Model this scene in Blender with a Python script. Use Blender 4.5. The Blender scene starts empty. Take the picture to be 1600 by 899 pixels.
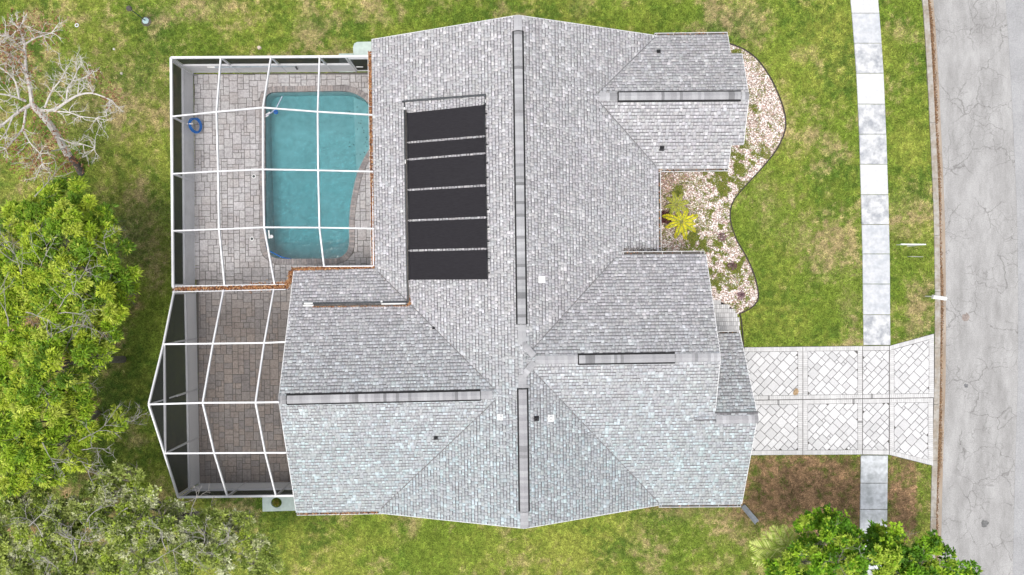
import bpy, math, random
import numpy as np
from mathutils import Vector, Matrix
from mathutils.geometry import tessellate_polygon

random.seed(7)
rng = np.random.default_rng(11)
scene = bpy.context.scene
COL = scene.collection

# ------------------------------------------------------------------ camera, sky, sun, exposure
CAM_H = 40.0
FPX = 1160.0                      # focal length in pixels of a 1600 px wide frame
cam_d = bpy.data.cameras.new('camera')
cam_d.sensor_width = 36.0
cam_d.lens = 36.0 * FPX / 1600.0
cam_d.clip_end = 2000.0
cam = bpy.data.objects.new('camera', cam_d)
COL.objects.link(cam)
cam.location = (0, 0, CAM_H)
cam.rotation_euler = (0, 0, 0)
scene.camera = cam

SUN_EL, SUN_AZ = math.radians(76), math.radians(200)     # azimuth clockwise from +Y (image up)
world = bpy.data.worlds.new('World')
scene.world = world
world.use_nodes = True
wn = world.node_tree
bg = wn.nodes['Background']
sky = wn.nodes.new('ShaderNodeTexSky')
sky.sky_type = 'NISHITA'
sky.sun_disc = False
sky.sun_elevation = SUN_EL
sky.sun_rotation = SUN_AZ
sky.air_density = 1.0
sky.dust_density = 4.0
hs = wn.nodes.new('ShaderNodeHueSaturation')
hs.inputs['Saturation'].default_value = 0.30             # thin overcast: the blue is veiled
wn.links.new(sky.outputs[0], hs.inputs['Color'])
wn.links.new(hs.outputs[0], bg.inputs['Color'])
bg.inputs['Strength'].default_value = 0.15

sun_d = bpy.data.lights.new('sun', 'SUN')
sun_d.energy = 1.1
sun_d.angle = math.radians(25)
sun_d.color = (1.0, 0.96, 0.90)
sun = bpy.data.objects.new('sun', sun_d)
COL.objects.link(sun)
sdir = Vector((math.sin(SUN_AZ) * math.cos(SUN_EL), math.cos(SUN_AZ) * math.cos(SUN_EL), math.sin(SUN_EL)))
sun.rotation_euler = sdir.to_track_quat('Z', 'Y').to_euler()
sun.location = sdir * 60

scene.view_settings.view_transform = 'Standard'
scene.view_settings.look = 'None'
scene.view_settings.gamma = 1.0
scene.view_settings.exposure = 0.62
scene.view_settings.use_curve_mapping = False
scene.cycles.transparent_max_bounces = 24
scene.cycles.max_bounces = 6

# ------------------------------------------------------------------ helpers
def W(u, v, z=0.0):
    """point at height z that stands where the survey photo shows pixel (u, v)"""
    k = (CAM_H - z) / FPX
    return Vector(((u - 800.0) * k, -(v - 449.5) * k, z))

def tag(o, label=None, cat=None, group=None, kind=None):
    if label: o['label'] = label
    if cat: o['category'] = cat
    if group: o['group'] = group
    if kind: o['kind'] = kind
    return o

def empty(name, loc=(0, 0, 0), label=None, cat=None, group=None):
    o = bpy.data.objects.new(name, None)
    o.empty_display_size = 0.2
    COL.objects.link(o)
    o.location = loc
    return tag(o, label, cat, group)

def link(name, me, mat, parent=None):
    o = bpy.data.objects.new(name, me)
    COL.objects.link(o)
    if mat is not None and not me.materials:
        for m in (mat if isinstance(mat, (list, tuple)) else [mat]):
            me.materials.append(m)
    if parent is not None:
        o.parent = parent
        pl = parent.location if parent.parent is None else parent.location + parent.parent.location
        o.location = -pl            # meshes are written in world coordinates
    return o

def np_mesh(name, verts, faces, cols=None, smooth=False):
    """faces: int array (M,k) with a constant k"""
    verts = np.ascontiguousarray(verts, dtype=np.float32)
    faces = np.ascontiguousarray(faces, dtype=np.int32)
    M, k = faces.shape
    me = bpy.data.meshes.new(name)
    me.vertices.add(len(verts))
    me.vertices.foreach_set('co', verts.ravel())
    me.loops.add(M * k)
    me.loops.foreach_set('vertex_index', faces.ravel())
    me.polygons.add(M)
    me.polygons.foreach_set('loop_start', np.arange(0, M * k, k, dtype=np.int32))
    me.polygons.foreach_set('loop_total', np.full(M, k, dtype=np.int32))
    if smooth:
        me.polygons.foreach_set('use_smooth', np.ones(M, dtype=bool))
    me.update(calc_edges=True)
    if cols is not None:
        a = me.attributes.new('col', 'FLOAT_COLOR', 'FACE')
        c = np.ones((M, 4), dtype=np.float32)
        c[:, :3] = cols
        a.data.foreach_set('color', c.ravel())
    return me

class MB:
    """collects polygons with an optional colour for each"""
    def __init__(s):
        s.v, s.f, s.c, s.m = [], [], [], []
    def poly(s, pts, col=(1, 1, 1)):
        b = len(s.v)
        s.v.extend([tuple(p) for p in pts])
        s.f.append(tuple(range(b, b + len(pts)))); s.c.append(col)
    def add(s, verts, faces, col=(1, 1, 1)):
        b = len(s.v)
        s.v.extend([tuple(p) for p in verts])
        for f in faces:
            s.f.append(tuple(i + b for i in f)); s.c.append(col)
    def box(s, lo, hi, col=(1, 1, 1)):
        x0, y0, z0 = lo; x1, y1, z1 = hi
        s.hexa([(x0, y0, z0), (x1, y0, z0), (x1, y1, z0), (x0, y1, z0)], [(x0, y0, z1), (x1, y0, z1), (x1, y1, z1), (x0, y1, z1)], col)
    def hexa(s, bot, top, col=(1, 1, 1)):
        n = len(bot)
        fs = [tuple(reversed(range(n))), tuple(range(n, 2 * n))]
        fs += [(i, (i + 1) % n, n + (i + 1) % n, n + i) for i in range(n)]
        s.add(list(bot) + list(top), fs, col)
    def prism(s, pts, z0, z1, col=(1, 1, 1)):
        s.hexa([(p[0], p[1], z0) for p in pts], [(p[0], p[1], z1) for p in pts], col)
    def bar(s, a, b, w, h, col=(1, 1, 1), up=(0, 0, 1)):
        a, b = Vector(a), Vector(b)
        d = (b - a).normalized()
        up = Vector(up)
        if abs(d.dot(up)) > 0.99: up = Vector((0, 1, 0))
        sd = d.cross(up).normalized(); u = sd.cross(d)
        q = [sd * (w / 2) - u * (h / 2), sd * (-w / 2) - u * (h / 2), sd * (-w / 2) + u * (h / 2), sd * (w / 2) + u * (h / 2)]
        s.hexa([a + k for k in q], [b + k for k in q], col)
    def tube(s, pts, rad, n=6, col=(1, 1, 1), cap=True):
        pts = [Vector(p) for p in pts]
        if not isinstance(rad, (list, tuple)): rad = [rad] * len(pts)
        b = len(s.v)
        ref = Vector((0.31, 0.17, 0.93)).normalized()
        for i, p in enumerate(pts):
            d = (pts[min(i + 1, len(pts) - 1)] - pts[max(i - 1, 0)])
            d = d.normalized() if d.length > 1e-6 else Vector((0, 0, 1))
            r = ref if abs(d.dot(ref)) < 0.95 else Vector((1, 0, 0))
            x = d.cross(r).normalized(); y = d.cross(x)
            for k in range(n):
                a = 2 * math.pi * k / n
                s.v.append(tuple(p + (x * math.cos(a) + y * math.sin(a)) * rad[i]))
        for i in range(len(pts) - 1):
            for k in range(n):
                k2 = (k + 1) % n
                s.f.append((b + i * n + k, b + i * n + k2, b + (i + 1) * n + k2, b + (i + 1) * n + k)); s.c.append(col)
        if cap:
            s.f.append(tuple(b + k for k in reversed(range(n)))); s.c.append(col)
            s.f.append(tuple(b + (len(pts) - 1) * n + k for k in range(n))); s.c.append(col)
    def lathe(s, c, prof, n=16, col=(1, 1, 1)):
        b = len(s.v)
        for r, z in prof:
            for k in range(n):
                a = 2 * math.pi * k / n
                s.v.append((c[0] + r * math.cos(a), c[1] + r * math.sin(a), c[2] + z))
        for i in range(len(prof) - 1):
            for k in range(n):
                k2 = (k + 1) % n
                s.f.append((b + i * n + k, b + i * n + k2, b + (i + 1) * n + k2, b + (i + 1) * n + k)); s.c.append(col)
        s.f.append(tuple(b + k for k in reversed(range(n)))); s.c.append(col)
        s.f.append(tuple(b + (len(prof) - 1) * n + k for k in range(n))); s.c.append(col)
    def build(s, name, mat, parent=None, smooth=False):
        me = bpy.data.meshes.new(name)
        me.from_pydata(s.v, [], s.f)
        a = me.attributes.new('col', 'FLOAT_COLOR', 'FACE')
        c = np.ones((len(s.f), 4), dtype=np.float32); c[:, :3] = np.array(s.c)
        a.data.foreach_set('color', c.ravel())
        if smooth: me.polygons.foreach_set('use_smooth', np.ones(len(s.f), dtype=bool))
        me.update()
        return link(name, me, mat, parent)

def inpoly(x, y, P):
    P = np.asarray([(p[0], p[1]) for p in P], dtype=float)
    ins = np.zeros(np.shape(x), dtype=bool)
    n = len(P)
    for i in range(n):
        x1, y1 = P[i]; x2, y2 = P[(i + 1) % n]
        c = (y1 > y) != (y2 > y)
        with np.errstate(divide='ignore', invalid='ignore'):
            xi = (x2 - x1) * (y - y1) / (y2 - y1 + 1e-12) + x1
        ins ^= c & (x < xi)
    return ins

def clip_convex(P, Q):
    """clip polygon P by convex counter-clockwise polygon Q"""
    out = [(p[0], p[1]) for p in P]
    for i in range(len(Q)):
        ax, ay = Q[i][0], Q[i][1]; bx, by = Q[(i + 1) % len(Q)][0], Q[(i + 1) % len(Q)][1]
        src, out = out, []
        f = lambda p: (bx - ax) * (p[1] - ay) - (by - ay) * (p[0] - ax)
        for k in range(len(src)):
            p, q = src[k], src[(k + 1) % len(src)]
            fp, fq = f(p), f(q)
            if fp >= 0: out.append(p)
            if (fp >= 0) != (fq >= 0):
                t = fp / (fp - fq)
                out.append((p[0] + (q[0] - p[0]) * t, p[1] + (q[1] - p[1]) * t))
        if not out: return []
    return out

def area(P):
    return 0.5 * sum(P[i][0] * P[(i + 1) % len(P)][1] - P[(i + 1) % len(P)][0] * P[i][1] for i in range(len(P)))

def ccw(P):
    P = [(p[0], p[1]) for p in P]
    return P if area(P) > 0 else P[::-1]

def inset(P, d):
    """shrink a convex ccw polygon by d"""
    Q = list(P)
    n = len(P)
    for i in range(n):
        ax, ay = P[i]; bx, by = P[(i + 1) % n]
        L = math.hypot(bx - ax, by - ay)
        if L < 1e-6: continue
        nx, ny = -(by - ay) / L, (bx - ax) / L
        big = 100.0
        ux, uy = (bx - ax) / L, (by - ay) / L
        a = (ax + nx * d - ux * big, ay + ny * d - uy * big); b = (ax + nx * d + ux * big, ay + ny * d + uy * big)
        Q = clip_convex(Q, [a, b, (b[0] + nx * big, b[1] + ny * big), (a[0] + nx * big, a[1] + ny * big)])
        if not Q: return []
    return Q

def smooth_line(pts, n=6):
    """Catmull-Rom through the given points"""
    pts = [Vector(p) for p in pts]
    out = []
    for i in range(len(pts) - 1):
        p0 = pts[max(i - 1, 0)]; p1 = pts[i]; p2 = pts[i + 1]; p3 = pts[min(i + 2, len(pts) - 1)]
        for k in range(n):
            t = k / n
            out.append(0.5 * ((2 * p1) + (p2 - p0) * t + (2 * p0 - 5 * p1 + 4 * p2 - p3) * t * t + (3 * p1 - p0 - 3 * p2 + p3) * t ** 3))
    out.append(pts[-1])
    return out

# lattice noise for colour patches
_tab = rng.random((256, 256)).astype(np.float32)
def vnoise(x, y):
    xi = np.floor(x).astype(int); yi = np.floor(y).astype(int)
    fx = x - xi; fy = y - yi
    fx = fx * fx * (3 - 2 * fx); fy = fy * fy * (3 - 2 * fy)
    g = lambda a, b: _tab[a % 256, b % 256]
    return (g(xi, yi) * (1 - fx) + g(xi + 1, yi) * fx) * (1 - fy) + (g(xi, yi + 1) * (1 - fx) + g(xi + 1, yi + 1) * fx) * fy
def fbm(x, y, o=4):
    s = 0; a = 0.5; t = 0
    for i in range(o):
        s = s + a * vnoise(x * 2 ** i + 17.3 * i, y * 2 ** i + 9.1 * i); t += a; a *= 0.55
    return s / t

# ------------------------------------------------------------------ materials
def new_mat(name):
    m = bpy.data.materials.new(name); m.use_nodes = True
    return m, m.node_tree.nodes, m.node_tree.links, m.node_tree.nodes['Principled BSDF']

def mat(name, color=(0.5, 0.5, 0.5), rough=0.8, nscale=8.0, namt=0.15, bump=0.0, bscale=40.0, attr=False, spec=0.3, metal=0.0, tint2=None, t2scale=0.5, stretch=None, trans=0.0):
    m, N, L, P = new_mat(name)
    geo = N.new('ShaderNodeNewGeometry')
    vec = geo.outputs['Position']
    if stretch:
        mp = N.new('ShaderNodeMapping'); mp.inputs['Scale'].default_value = stretch
        L.new(vec, mp.inputs['Vector']); vec = mp.outputs[0]
    if attr:
        a = N.new('ShaderNodeAttribute'); a.attribute_name = 'col'
        base = a.outputs['Color']
        if color != (1, 1, 1):
            mu = N.new('ShaderNodeMix'); mu.data_type = 'RGBA'; mu.blend_type = 'MULTIPLY'; mu.inputs[0].default_value = 1
            L.new(base, mu.inputs[6]); mu.inputs[7].default_value = (*color, 1); base = mu.outputs[2]
    else:
        r = N.new('ShaderNodeRGB'); r.outputs[0].default_value = (*color, 1); base = r.outputs[0]
    if tint2:
        n2 = N.new('ShaderNodeTexNoise'); n2.inputs['Scale'].default_value = t2scale; n2.inputs['Detail'].default_value = 6
        n2.inputs['Roughness'].default_value = 0.65
        L.new(vec, n2.inputs['Vector'])
        rp = N.new('ShaderNodeValToRGB'); rp.color_ramp.elements[0].position = 0.42; rp.color_ramp.elements[1].position = 0.62
        L.new(n2.outputs[0], rp.inputs[0])
        mx = N.new('ShaderNodeMix'); mx.data_type = 'RGBA'; mx.blend_type = 'MULTIPLY'
        L.new(rp.outputs[0], mx.inputs[0]); L.new(base, mx.inputs[6]); mx.inputs[7].default_value = (*tint2, 1)
        base = mx.outputs[2]
    if namt > 0:
        n = N.new('ShaderNodeTexNoise'); n.inputs['Scale'].default_value = nscale; n.inputs['Detail'].default_value = 5
        L.new(vec, n.inputs['Vector'])
        mr = N.new('ShaderNodeMapRange'); mr.inputs[1].default_value = 0.3; mr.inputs[2].default_value = 0.7
        mr.inputs[3].default_value = 1 - namt; mr.inputs[4].default_value = 1 + namt
        L.new(n.outputs[0], mr.inputs[0])
        mx = N.new('ShaderNodeVectorMath'); mx.operation = 'SCALE'
        L.new(base, mx.inputs[0]); L.new(mr.outputs[0], mx.inputs['Scale'])
        base = mx.outputs[0]
    L.new(base, P.inputs['Base Color'])
    P.inputs['Roughness'].default_value = rough
    P.inputs['Specular IOR Level'].default_value = spec
    P.inputs['Metallic'].default_value = metal
    if bump > 0:
        nb = N.new('ShaderNodeTexNoise'); nb.inputs['Scale'].default_value = bscale; nb.inputs['Detail'].default_value = 4
        L.new(vec, nb.inputs['Vector'])
        b = N.new('ShaderNodeBump'); b.inputs['Strength'].default_value = bump; b.inputs['Distance'].default_value = 0.03
        L.new(nb.outputs[0], b.inputs['Height']); L.new(b.outputs[0], P.inputs['Normal'])
    if trans > 0:
        tr = N.new('ShaderNodeBsdfTranslucent'); L.new(base, tr.inputs[0])
        ms = N.new('ShaderNodeMixShader'); ms.inputs[0].default_value = trans
        L.new(P.outputs[0], ms.inputs[1]); L.new(tr.outputs[0], ms.inputs[2])
        L.new(ms.outputs[0], N['Material Output'].inputs[0])
    return m

def screen_mat(name, color, see):
    m, N, L, P = new_mat(name)
    P.inputs['Base Color'].default_value = (*color, 1); P.inputs['Roughness'].default_value = 0.9
    P.inputs['Specular IOR Level'].default_value = 0.1
    t = N.new('ShaderNodeBsdfTransparent')
    ms = N.new('ShaderNodeMixShader'); ms.inputs[0].default_value = see
    L.new(P.outputs[0], ms.inputs[1]); L.new(t.outputs[0], ms.inputs[2])
    L.new(ms.outputs[0], N['Material Output'].inputs[0])
    return m

M = {}
M['shingle'] = mat('asphalt_shingle', (1, 1, 1), 0.92, 30, 0.10, 0.3, 60, attr=True, spec=0.15, tint2=(0.965, 0.955, 0.965), t2scale=0.25)
M['deck'] = mat('roof_deck', (0.16, 0.16, 0.165), 0.95)
M['trim'] = mat('white_trim', (0.66, 0.66, 0.66), 0.5, 5, 0.05)
M['alu'] = mat('white_aluminium', (0.70, 0.70, 0.71), 0.42, 6, 0.06, tint2=(0.9, 0.9, 0.92), t2scale=1.5)
M['vent_black'] = mat('black_vent_plastic', (0.012, 0.012, 0.013), 0.7)
M['stucco'] = mat('stucco', (0.55, 0.52, 0.46), 0.9, 20, 0.06, 0.3, 60)
M['glass'] = mat('window_glass', (0.03, 0.04, 0.045), 0.08, 1, 0, spec=0.6)
M['door_white'] = mat('door_paint', (0.68, 0.68, 0.66), 0.5)
M['kick'] = mat('grey_kick_panel', (0.68, 0.68, 0.685), 0.55, 30, 0.05, tint2=(0.88, 0.88, 0.88), t2scale=1.2)
M['kick_lap'] = mat('grey_kick_panel_lapped', (0.80, 0.80, 0.80), 0.55, 30, 0.05)
M['wall_screen'] = screen_mat('dense_wall_screen', (0.035, 0.036, 0.038), 0.10)
M['roof_screen'] = screen_mat('fine_roof_screen', (0.05, 0.05, 0.05), 0.90)
M['shade_screen'] = screen_mat('dimming_roof_screen', (0.05, 0.05, 0.05), 0.80)  # made denser than the other roof screen to dim the patio below
M['paver'] = mat('tumbled_paver', (1, 1, 1), 0.9, 10, 0.20, 0.4, 50, attr=True, spec=0.2, tint2=(0.86, 0.84, 0.83), t2scale=0.45)
M['dpaver'] = mat('driveway_paver', (1, 1, 1), 0.88, 16, 0.06, 0.3, 50, attr=True, spec=0.2, tint2=(0.93, 0.93, 0.93), t2scale=0.6)
M['sand'] = mat('joint_sand', (0.12, 0.11, 0.10), 0.98, 30, 0.3)
M['dsand'] = mat('pale_joint_sand', (0.12, 0.115, 0.11), 0.98, 30, 0.3)
M['plaster'] = mat('pool_plaster', (0.58, 0.66, 0.655), 0.8, 3, 0.13, tint2=(0.9, 0.95, 0.95), t2scale=0.8)
M['tile_band'] = mat('pool_waterline_tile', (0.05, 0.10, 0.13), 0.3, 10, 0.2)
M['leaf'] = mat('leaf', (1, 1, 1), 0.6, 20, 0.12, attr=True, spec=0.25, trans=0.28)
M['grass'] = mat('grass_blade', (1, 1, 1), 0.75, 20, 0.10, attr=True, spec=0.15, trans=0.18)
M['litter'] = mat('leaf_litter', (1, 1, 1), 0.85, 20, 0.15, attr=True, spec=0.15)
M['bark'] = mat('grey_bark', (0.20, 0.18, 0.16), 0.95, 12, 0.3, 0.6, 30)
M['dead'] = mat('bleached_wood', (0.58, 0.55, 0.52), 0.9, 9, 0.25, 0.4, 30)
M['dead_grey'] = mat('grey_dead_wood', (0.33, 0.31, 0.29), 0.9, 9, 0.25)
M['dead_base'] = mat('charred_bark', (0.10, 0.09, 0.08), 0.95, 9, 0.3, 0.5, 30)
M['pebble'] = mat('shell_mulch', (1, 1, 1), 0.8, 40, 0.1, attr=True)
M['black_rubber'] = mat('black_rubber', (0.020, 0.020, 0.023), 0.6, 20, 0.2, spec=0.3)
M['solar'] = mat('solar_collector', (0.022, 0.020, 0.024), 0.55, 4, 0.35, stretch=(1, 14, 1), spec=0.35)
M['pvc'] = mat('white_pvc', (0.75, 0.75, 0.74), 0.4, 6, 0.08)
M['edging'] = mat('dark_edging', (0.05, 0.04, 0.035), 0.8, 10, 0.3)
M['mint'] = mat('mint_concrete', (0.50, 0.58, 0.54), 0.85, 6, 0.08, 0.2, 40, tint2=(0.88, 0.9, 0.88), t2scale=1.2)
M['blue'] = mat('blue_hose_vinyl', (0.015, 0.13, 0.42), 0.4, 10, 0.15)
M['darkgrey'] = mat('dark_grey_metal', (0.06, 0.065, 0.07), 0.5)
M['steel'] = mat('pale_blue_steel', (0.32, 0.38, 0.42), 0.4)
M['concrete'] = mat('concrete', (0.36, 0.34, 0.31), 0.9, 8, 0.15, 0.2, 60, tint2=(0.75, 0.68, 0.60), t2scale=1.6)
M['gutter_pan'] = mat('stained_gutter_concrete', (0.34, 0.29, 0.24), 0.9, 6, 0.2, 0.2, 60, tint2=(0.75, 0.66, 0.56), t2scale=1.5, stretch=(1, .25, 1))

# ------------------------------------------------------------------ setting: outlines on the ground
def line_px(pts, z=0.0):
    return [W(u, v, z) for u, v in pts]
BED_EDGE = smooth_line(line_px([(1128, 66), (1146, 71), (1166, 80), (1186, 97), (1206, 127), (1221, 162), (1227, 188), (1225, 208), (1213, 234), (1191, 262), (1166, 289), (1149, 309), (1141, 328), (1142, 350), (1151, 376), (1166, 402), (1178, 430), (1184, 455), (1183, 470), (1172, 482), (1154, 491)]), 5)
WALK_EDGE = smooth_line(line_px([(1154, 491), (1156, 500), (1158, 520), (1160, 545)]), 4)
BED = [(p.x, p.y) for p in BED_EDGE] + [(p.x, p.y) for p in line_px([(1128, 478), (1108, 470), (1060, 466), (985, 440), (985, 66)])]
WALK = [(p.x, p.y) for p in smooth_line(line_px([(1104, 470), (1118, 470), (1133, 475), (1146, 484), (1153, 497), (1156, 515), (1159, 543)]), 4)] + [(p.x, p.y) for p in line_px([(1104, 543)])]
SW_L = [(1316, -120), (1329, 0), (1337, 100), (1342, 200), (1345, 300), (1347.5, 400), (1348.5, 492), (1349, 540)]
SW_R = [(1360, -120), (1372, 0), (1379.5, 100), (1384, 200), (1387.5, 300), (1390, 400), (1390.5, 492), (1391, 540)]
K0 = [(1425, -160), (1441, 0), (1446, 70), (1450, 140), (1454, 225), (1459, 340), (1460.5, 450), (1460.5, 520), (1460, 600), (1457.5, 674), (1455.5, 740), (1453, 850), (1449, 1020)]
def interp(tab, v):
    vs = [p[1] for p in tab]; us = [p[0] for p in tab]
    return float(np.interp(v, vs, us))
def swl(v):
    return interp(SW_L, v) if v <= 545 else float(np.interp(v, [545, 710, 899, 1020], [1349, 1345, 1342.5, 1341]))
def swr(v):
    return interp(SW_R, v) if v <= 545 else float(np.interp(v, [545, 710, 899, 1020], [1391, 1387, 1385, 1383]))
DRIVE = [W(u, v) for u, v in [(1120, 543), (1349, 540.5), (1391, 540), (1459.5, 521), (1460, 600), (1456, 728), (1389, 711), (1345, 710.5), (1120, 712)]]
PATIO = [W(u, v) for u, v in [(303, 116), (600, 113), (600, 440), (480, 440), (480, 757), (310, 757)]]

def ground_cols(x, y, jitter=None):
    """albedo of the turf at world points: green, yellow green and straw patches"""
    n1 = fbm(x * 0.22 + 3.1, y * 0.22 + 8.2, 3)
    n2 = fbm(x * 0.55 + 40, y * 0.55 + 20, 5)
    n3 = fbm(x * 1.7 + 90, y * 1.7 + 60, 3)
    n4 = fbm(x * 0.35 + 120, y * 0.35 + 33, 3)
    n6 = fbm(x * 4.5 + 31, y * 4.5 + 71, 3)
    dry = np.clip((n2 - 0.565) * 2.9 + (n3 - 0.5) * 1.4 + (n6 - 0.5) * 2.2, 0, 1)
    yel = np.clip((n1 - 0.40) * 2.4 + (n3 - 0.5) * 1.0 + (n6 - 0.5) * 1.0, 0, 1)
    deep = np.clip((n4 - 0.49) * 3.0 - (n6 - 0.5) * 2.4, 0, 1)
    def spot(u, v, ru, rv, a):
        c = W(u, v)
        d = ((x - c.x) / (ru / 29.0)) ** 2 + ((y - c.y) / (rv / 29.0)) ** 2
        return a * np.exp(-d * (0.75 + 0.9 * n3)) * np.clip(0.5 + 2.6 * (n6 - 0.38), .15, 1.5)
    for s in [(910, 18, 26, 22, .7), (480, 42, 26, 16, .7), (1160, 22, 45, 22, .65), (320, 12, 60, 18, .6), (205, 150, 60, 45, .45),
              (215, 365, 45, 70, .5), (1300, 395, 40, 35, .55), (1250, 370, 28, 24, .45), (1420, 340, 32, 35, .65), (1440, 478, 18, 20, .7), (245, 420, 22, 60, .45),
              (130, 160, 80, 60, .4), (1325, 480, 18, 30, .45), (1180, 60, 28, 30, .35), (620, 30, 30, 14, .25), (1195, 320, 18, 40, .4), (1090, 45, 40, 14, .3),
              (1140, 815, 40, 26, .55), (1090, 800, 90, 14, .4), (990, 840, 60, 30, .2), (200, 480, 30, 40, .3), (420, 92, 60, 12, .4), (540, 85, 40, 12, .5)]:
        dry = np.clip(dry + spot(*s), 0, 1)
    for s in [(680, 55, 130, 40, .6), (960, 30, 90, 35, .6), (430, 60, 60, 30, .3), (1260, 60, 60, 60, .35), (1250, 500, 60, 40, .5), (700, 850, 200, 40, .3), (235, 600, 40, 160, .8), (900, 850, 100, 30, .2)]:
        dry = np.clip(dry - spot(*s), 0, 1)
    g = np.stack([0.170 + 0 * x, 0.240 + 0 * x, 0.032 + 0 * x], -1)
    yl = np.array([0.35, 0.365, 0.075]); st = np.array([0.47, 0.35, 0.205]); dp = np.array([0.070, 0.138, 0.020])
    if jitter is None: jitter = np.zeros_like(x)
    mix = lambda a, b, t: a * (1 - t[..., None]) + b * t[..., None]
    c = mix(g, yl, np.clip(yel * 0.75 + jitter * 0.3, 0, 1))
    c = mix(c, dp, np.clip(deep * 0.75 + jitter * 0.4, 0, 1))
    c = mix(c, st, np.clip(dry * 0.70 + jitter * 0.35 * (dry > 0.05), 0, 1))
    # bare leaf-littered soil at the south-east, and under the trees
    br = np.zeros_like(x)
    for s in [(1255, 765, 100, 62, 2.6), (1195, 740, 40, 40, 1.4), (1415, 780, 40, 75, 1.8), (1420, 730, 30, 20, 1.6), (1300, 800, 80, 50, 1.5), (205, 470, 16, 22, .9), (60, 500, 90, 150, 1.0), (60, 820, 130, 60, .8), (140, 640, 20, 20, .9), (165, 742, 40, 10, .6), (20, 100, 30, 50, .6), (1040, 790, 80, 8, .7)]:
        br = np.maximum(br, spot(*s))
    pyy = 449.5 - y * 29; pxx = 800 + x * 29
    br = np.where((pyy < 712) & (pxx > 1100), 0, br)
    br = np.where((pxx > 1432) & (pxx < 1470), br * 0.25, br)
    br = np.clip(br * (0.55 + 0.9 * n3) + jitter * 0.4 * (br > 0.15), 0, 1)
    sv = np.clip(.35 + 1.3 * n2 * n6 * 2, .4, 1.5)
    soil = np.stack([(0.22 + 0.12 * n3) * sv, (0.145 + 0.075 * n3) * sv, (0.085 + 0.035 * n3) * sv], -1)
    c = c * (1 - br[..., None]) + soil * br[..., None]
    return c

# --- the ground: one sheet to the horizon
def build_ground():
    xs = np.concatenate([[-600, -200, -80, -45], np.arange(-32, 34.01, 0.3), [46, 80, 200, 600]])
    ys = np.concatenate([[-600, -200, -80, -35], np.arange(-20, 20.01, 0.3), [35, 80, 200, 600]])
    X, Y = np.meshgrid(xs, ys, indexing='xy')
    Z = -0.03 + 0.05 * (fbm(X * 0.4, Y * 0.4, 3) - 0.5)
    nx, ny = len(xs), len(ys)
    idx = np.arange(nx * ny).reshape(ny, nx)
    F = np.stack([idx[:-1, :-1], idx[:-1, 1:], idx[1:, 1:], idx[1:, :-1]], -1).reshape(-1, 4)
    V = np.stack([X, Y, Z], -1).reshape(-1, 3)
    cen = V[F].mean(1)
    a, b = W(330, 130), W(590, 430)          # no turf where the pool is dug
    keep = ~((cen[:, 0] > a.x) & (cen[:, 0] < b.x) & (cen[:, 1] < a.y) & (cen[:, 1] > b.y))
    # the road is cut into the turf: lower the sheet there
    pxv = 449.5 - V[:, 1] * 29
    kx = np.interp(pxv, [p[1] for p in K0], [p[0] for p in K0])
    road = (800 + V[:, 0] * 29 > kx + 6) & (V[:, 0] < 40)
    V[road, 2] = -0.30
    me = np_mesh('ground', V, F[keep])
    at = me.attributes.new('col', 'FLOAT_COLOR', 'POINT')
    c = np.ones((len(V), 4), dtype=np.float32)
    c[:, :3] = ground_cols(V[:, 0], V[:, 1]) * 0.80
    at.data.foreach_set('color', c.ravel())
    m = mat('turf_soil', (1, 1, 1), 0.95, 7, 0.35, 0.9, 25, attr=True, spec=0.1)
    tag(link('ground', me, m), kind='structure')
build_ground()

# --- road, gutter and kerb
def strip(name, off0, off1, z0, z1, m, vs=np.arange(-160, 1030, 30), parent=None):
    mb = MB()
    pts = []
    for v in vs:
        k = interp(K0, v)
        pts.append((W(k + off0, v), W(k + off1, v)))
    for (a, b), (c, d) in zip(pts[:-1], pts[1:]):
        mb.hexa([(p.x, p.y, z0) for p in (a, c, d, b)], [(p.x, p.y, z1) for p in (a, c, d, b)])
    return mb.build(name, m, parent)

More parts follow.
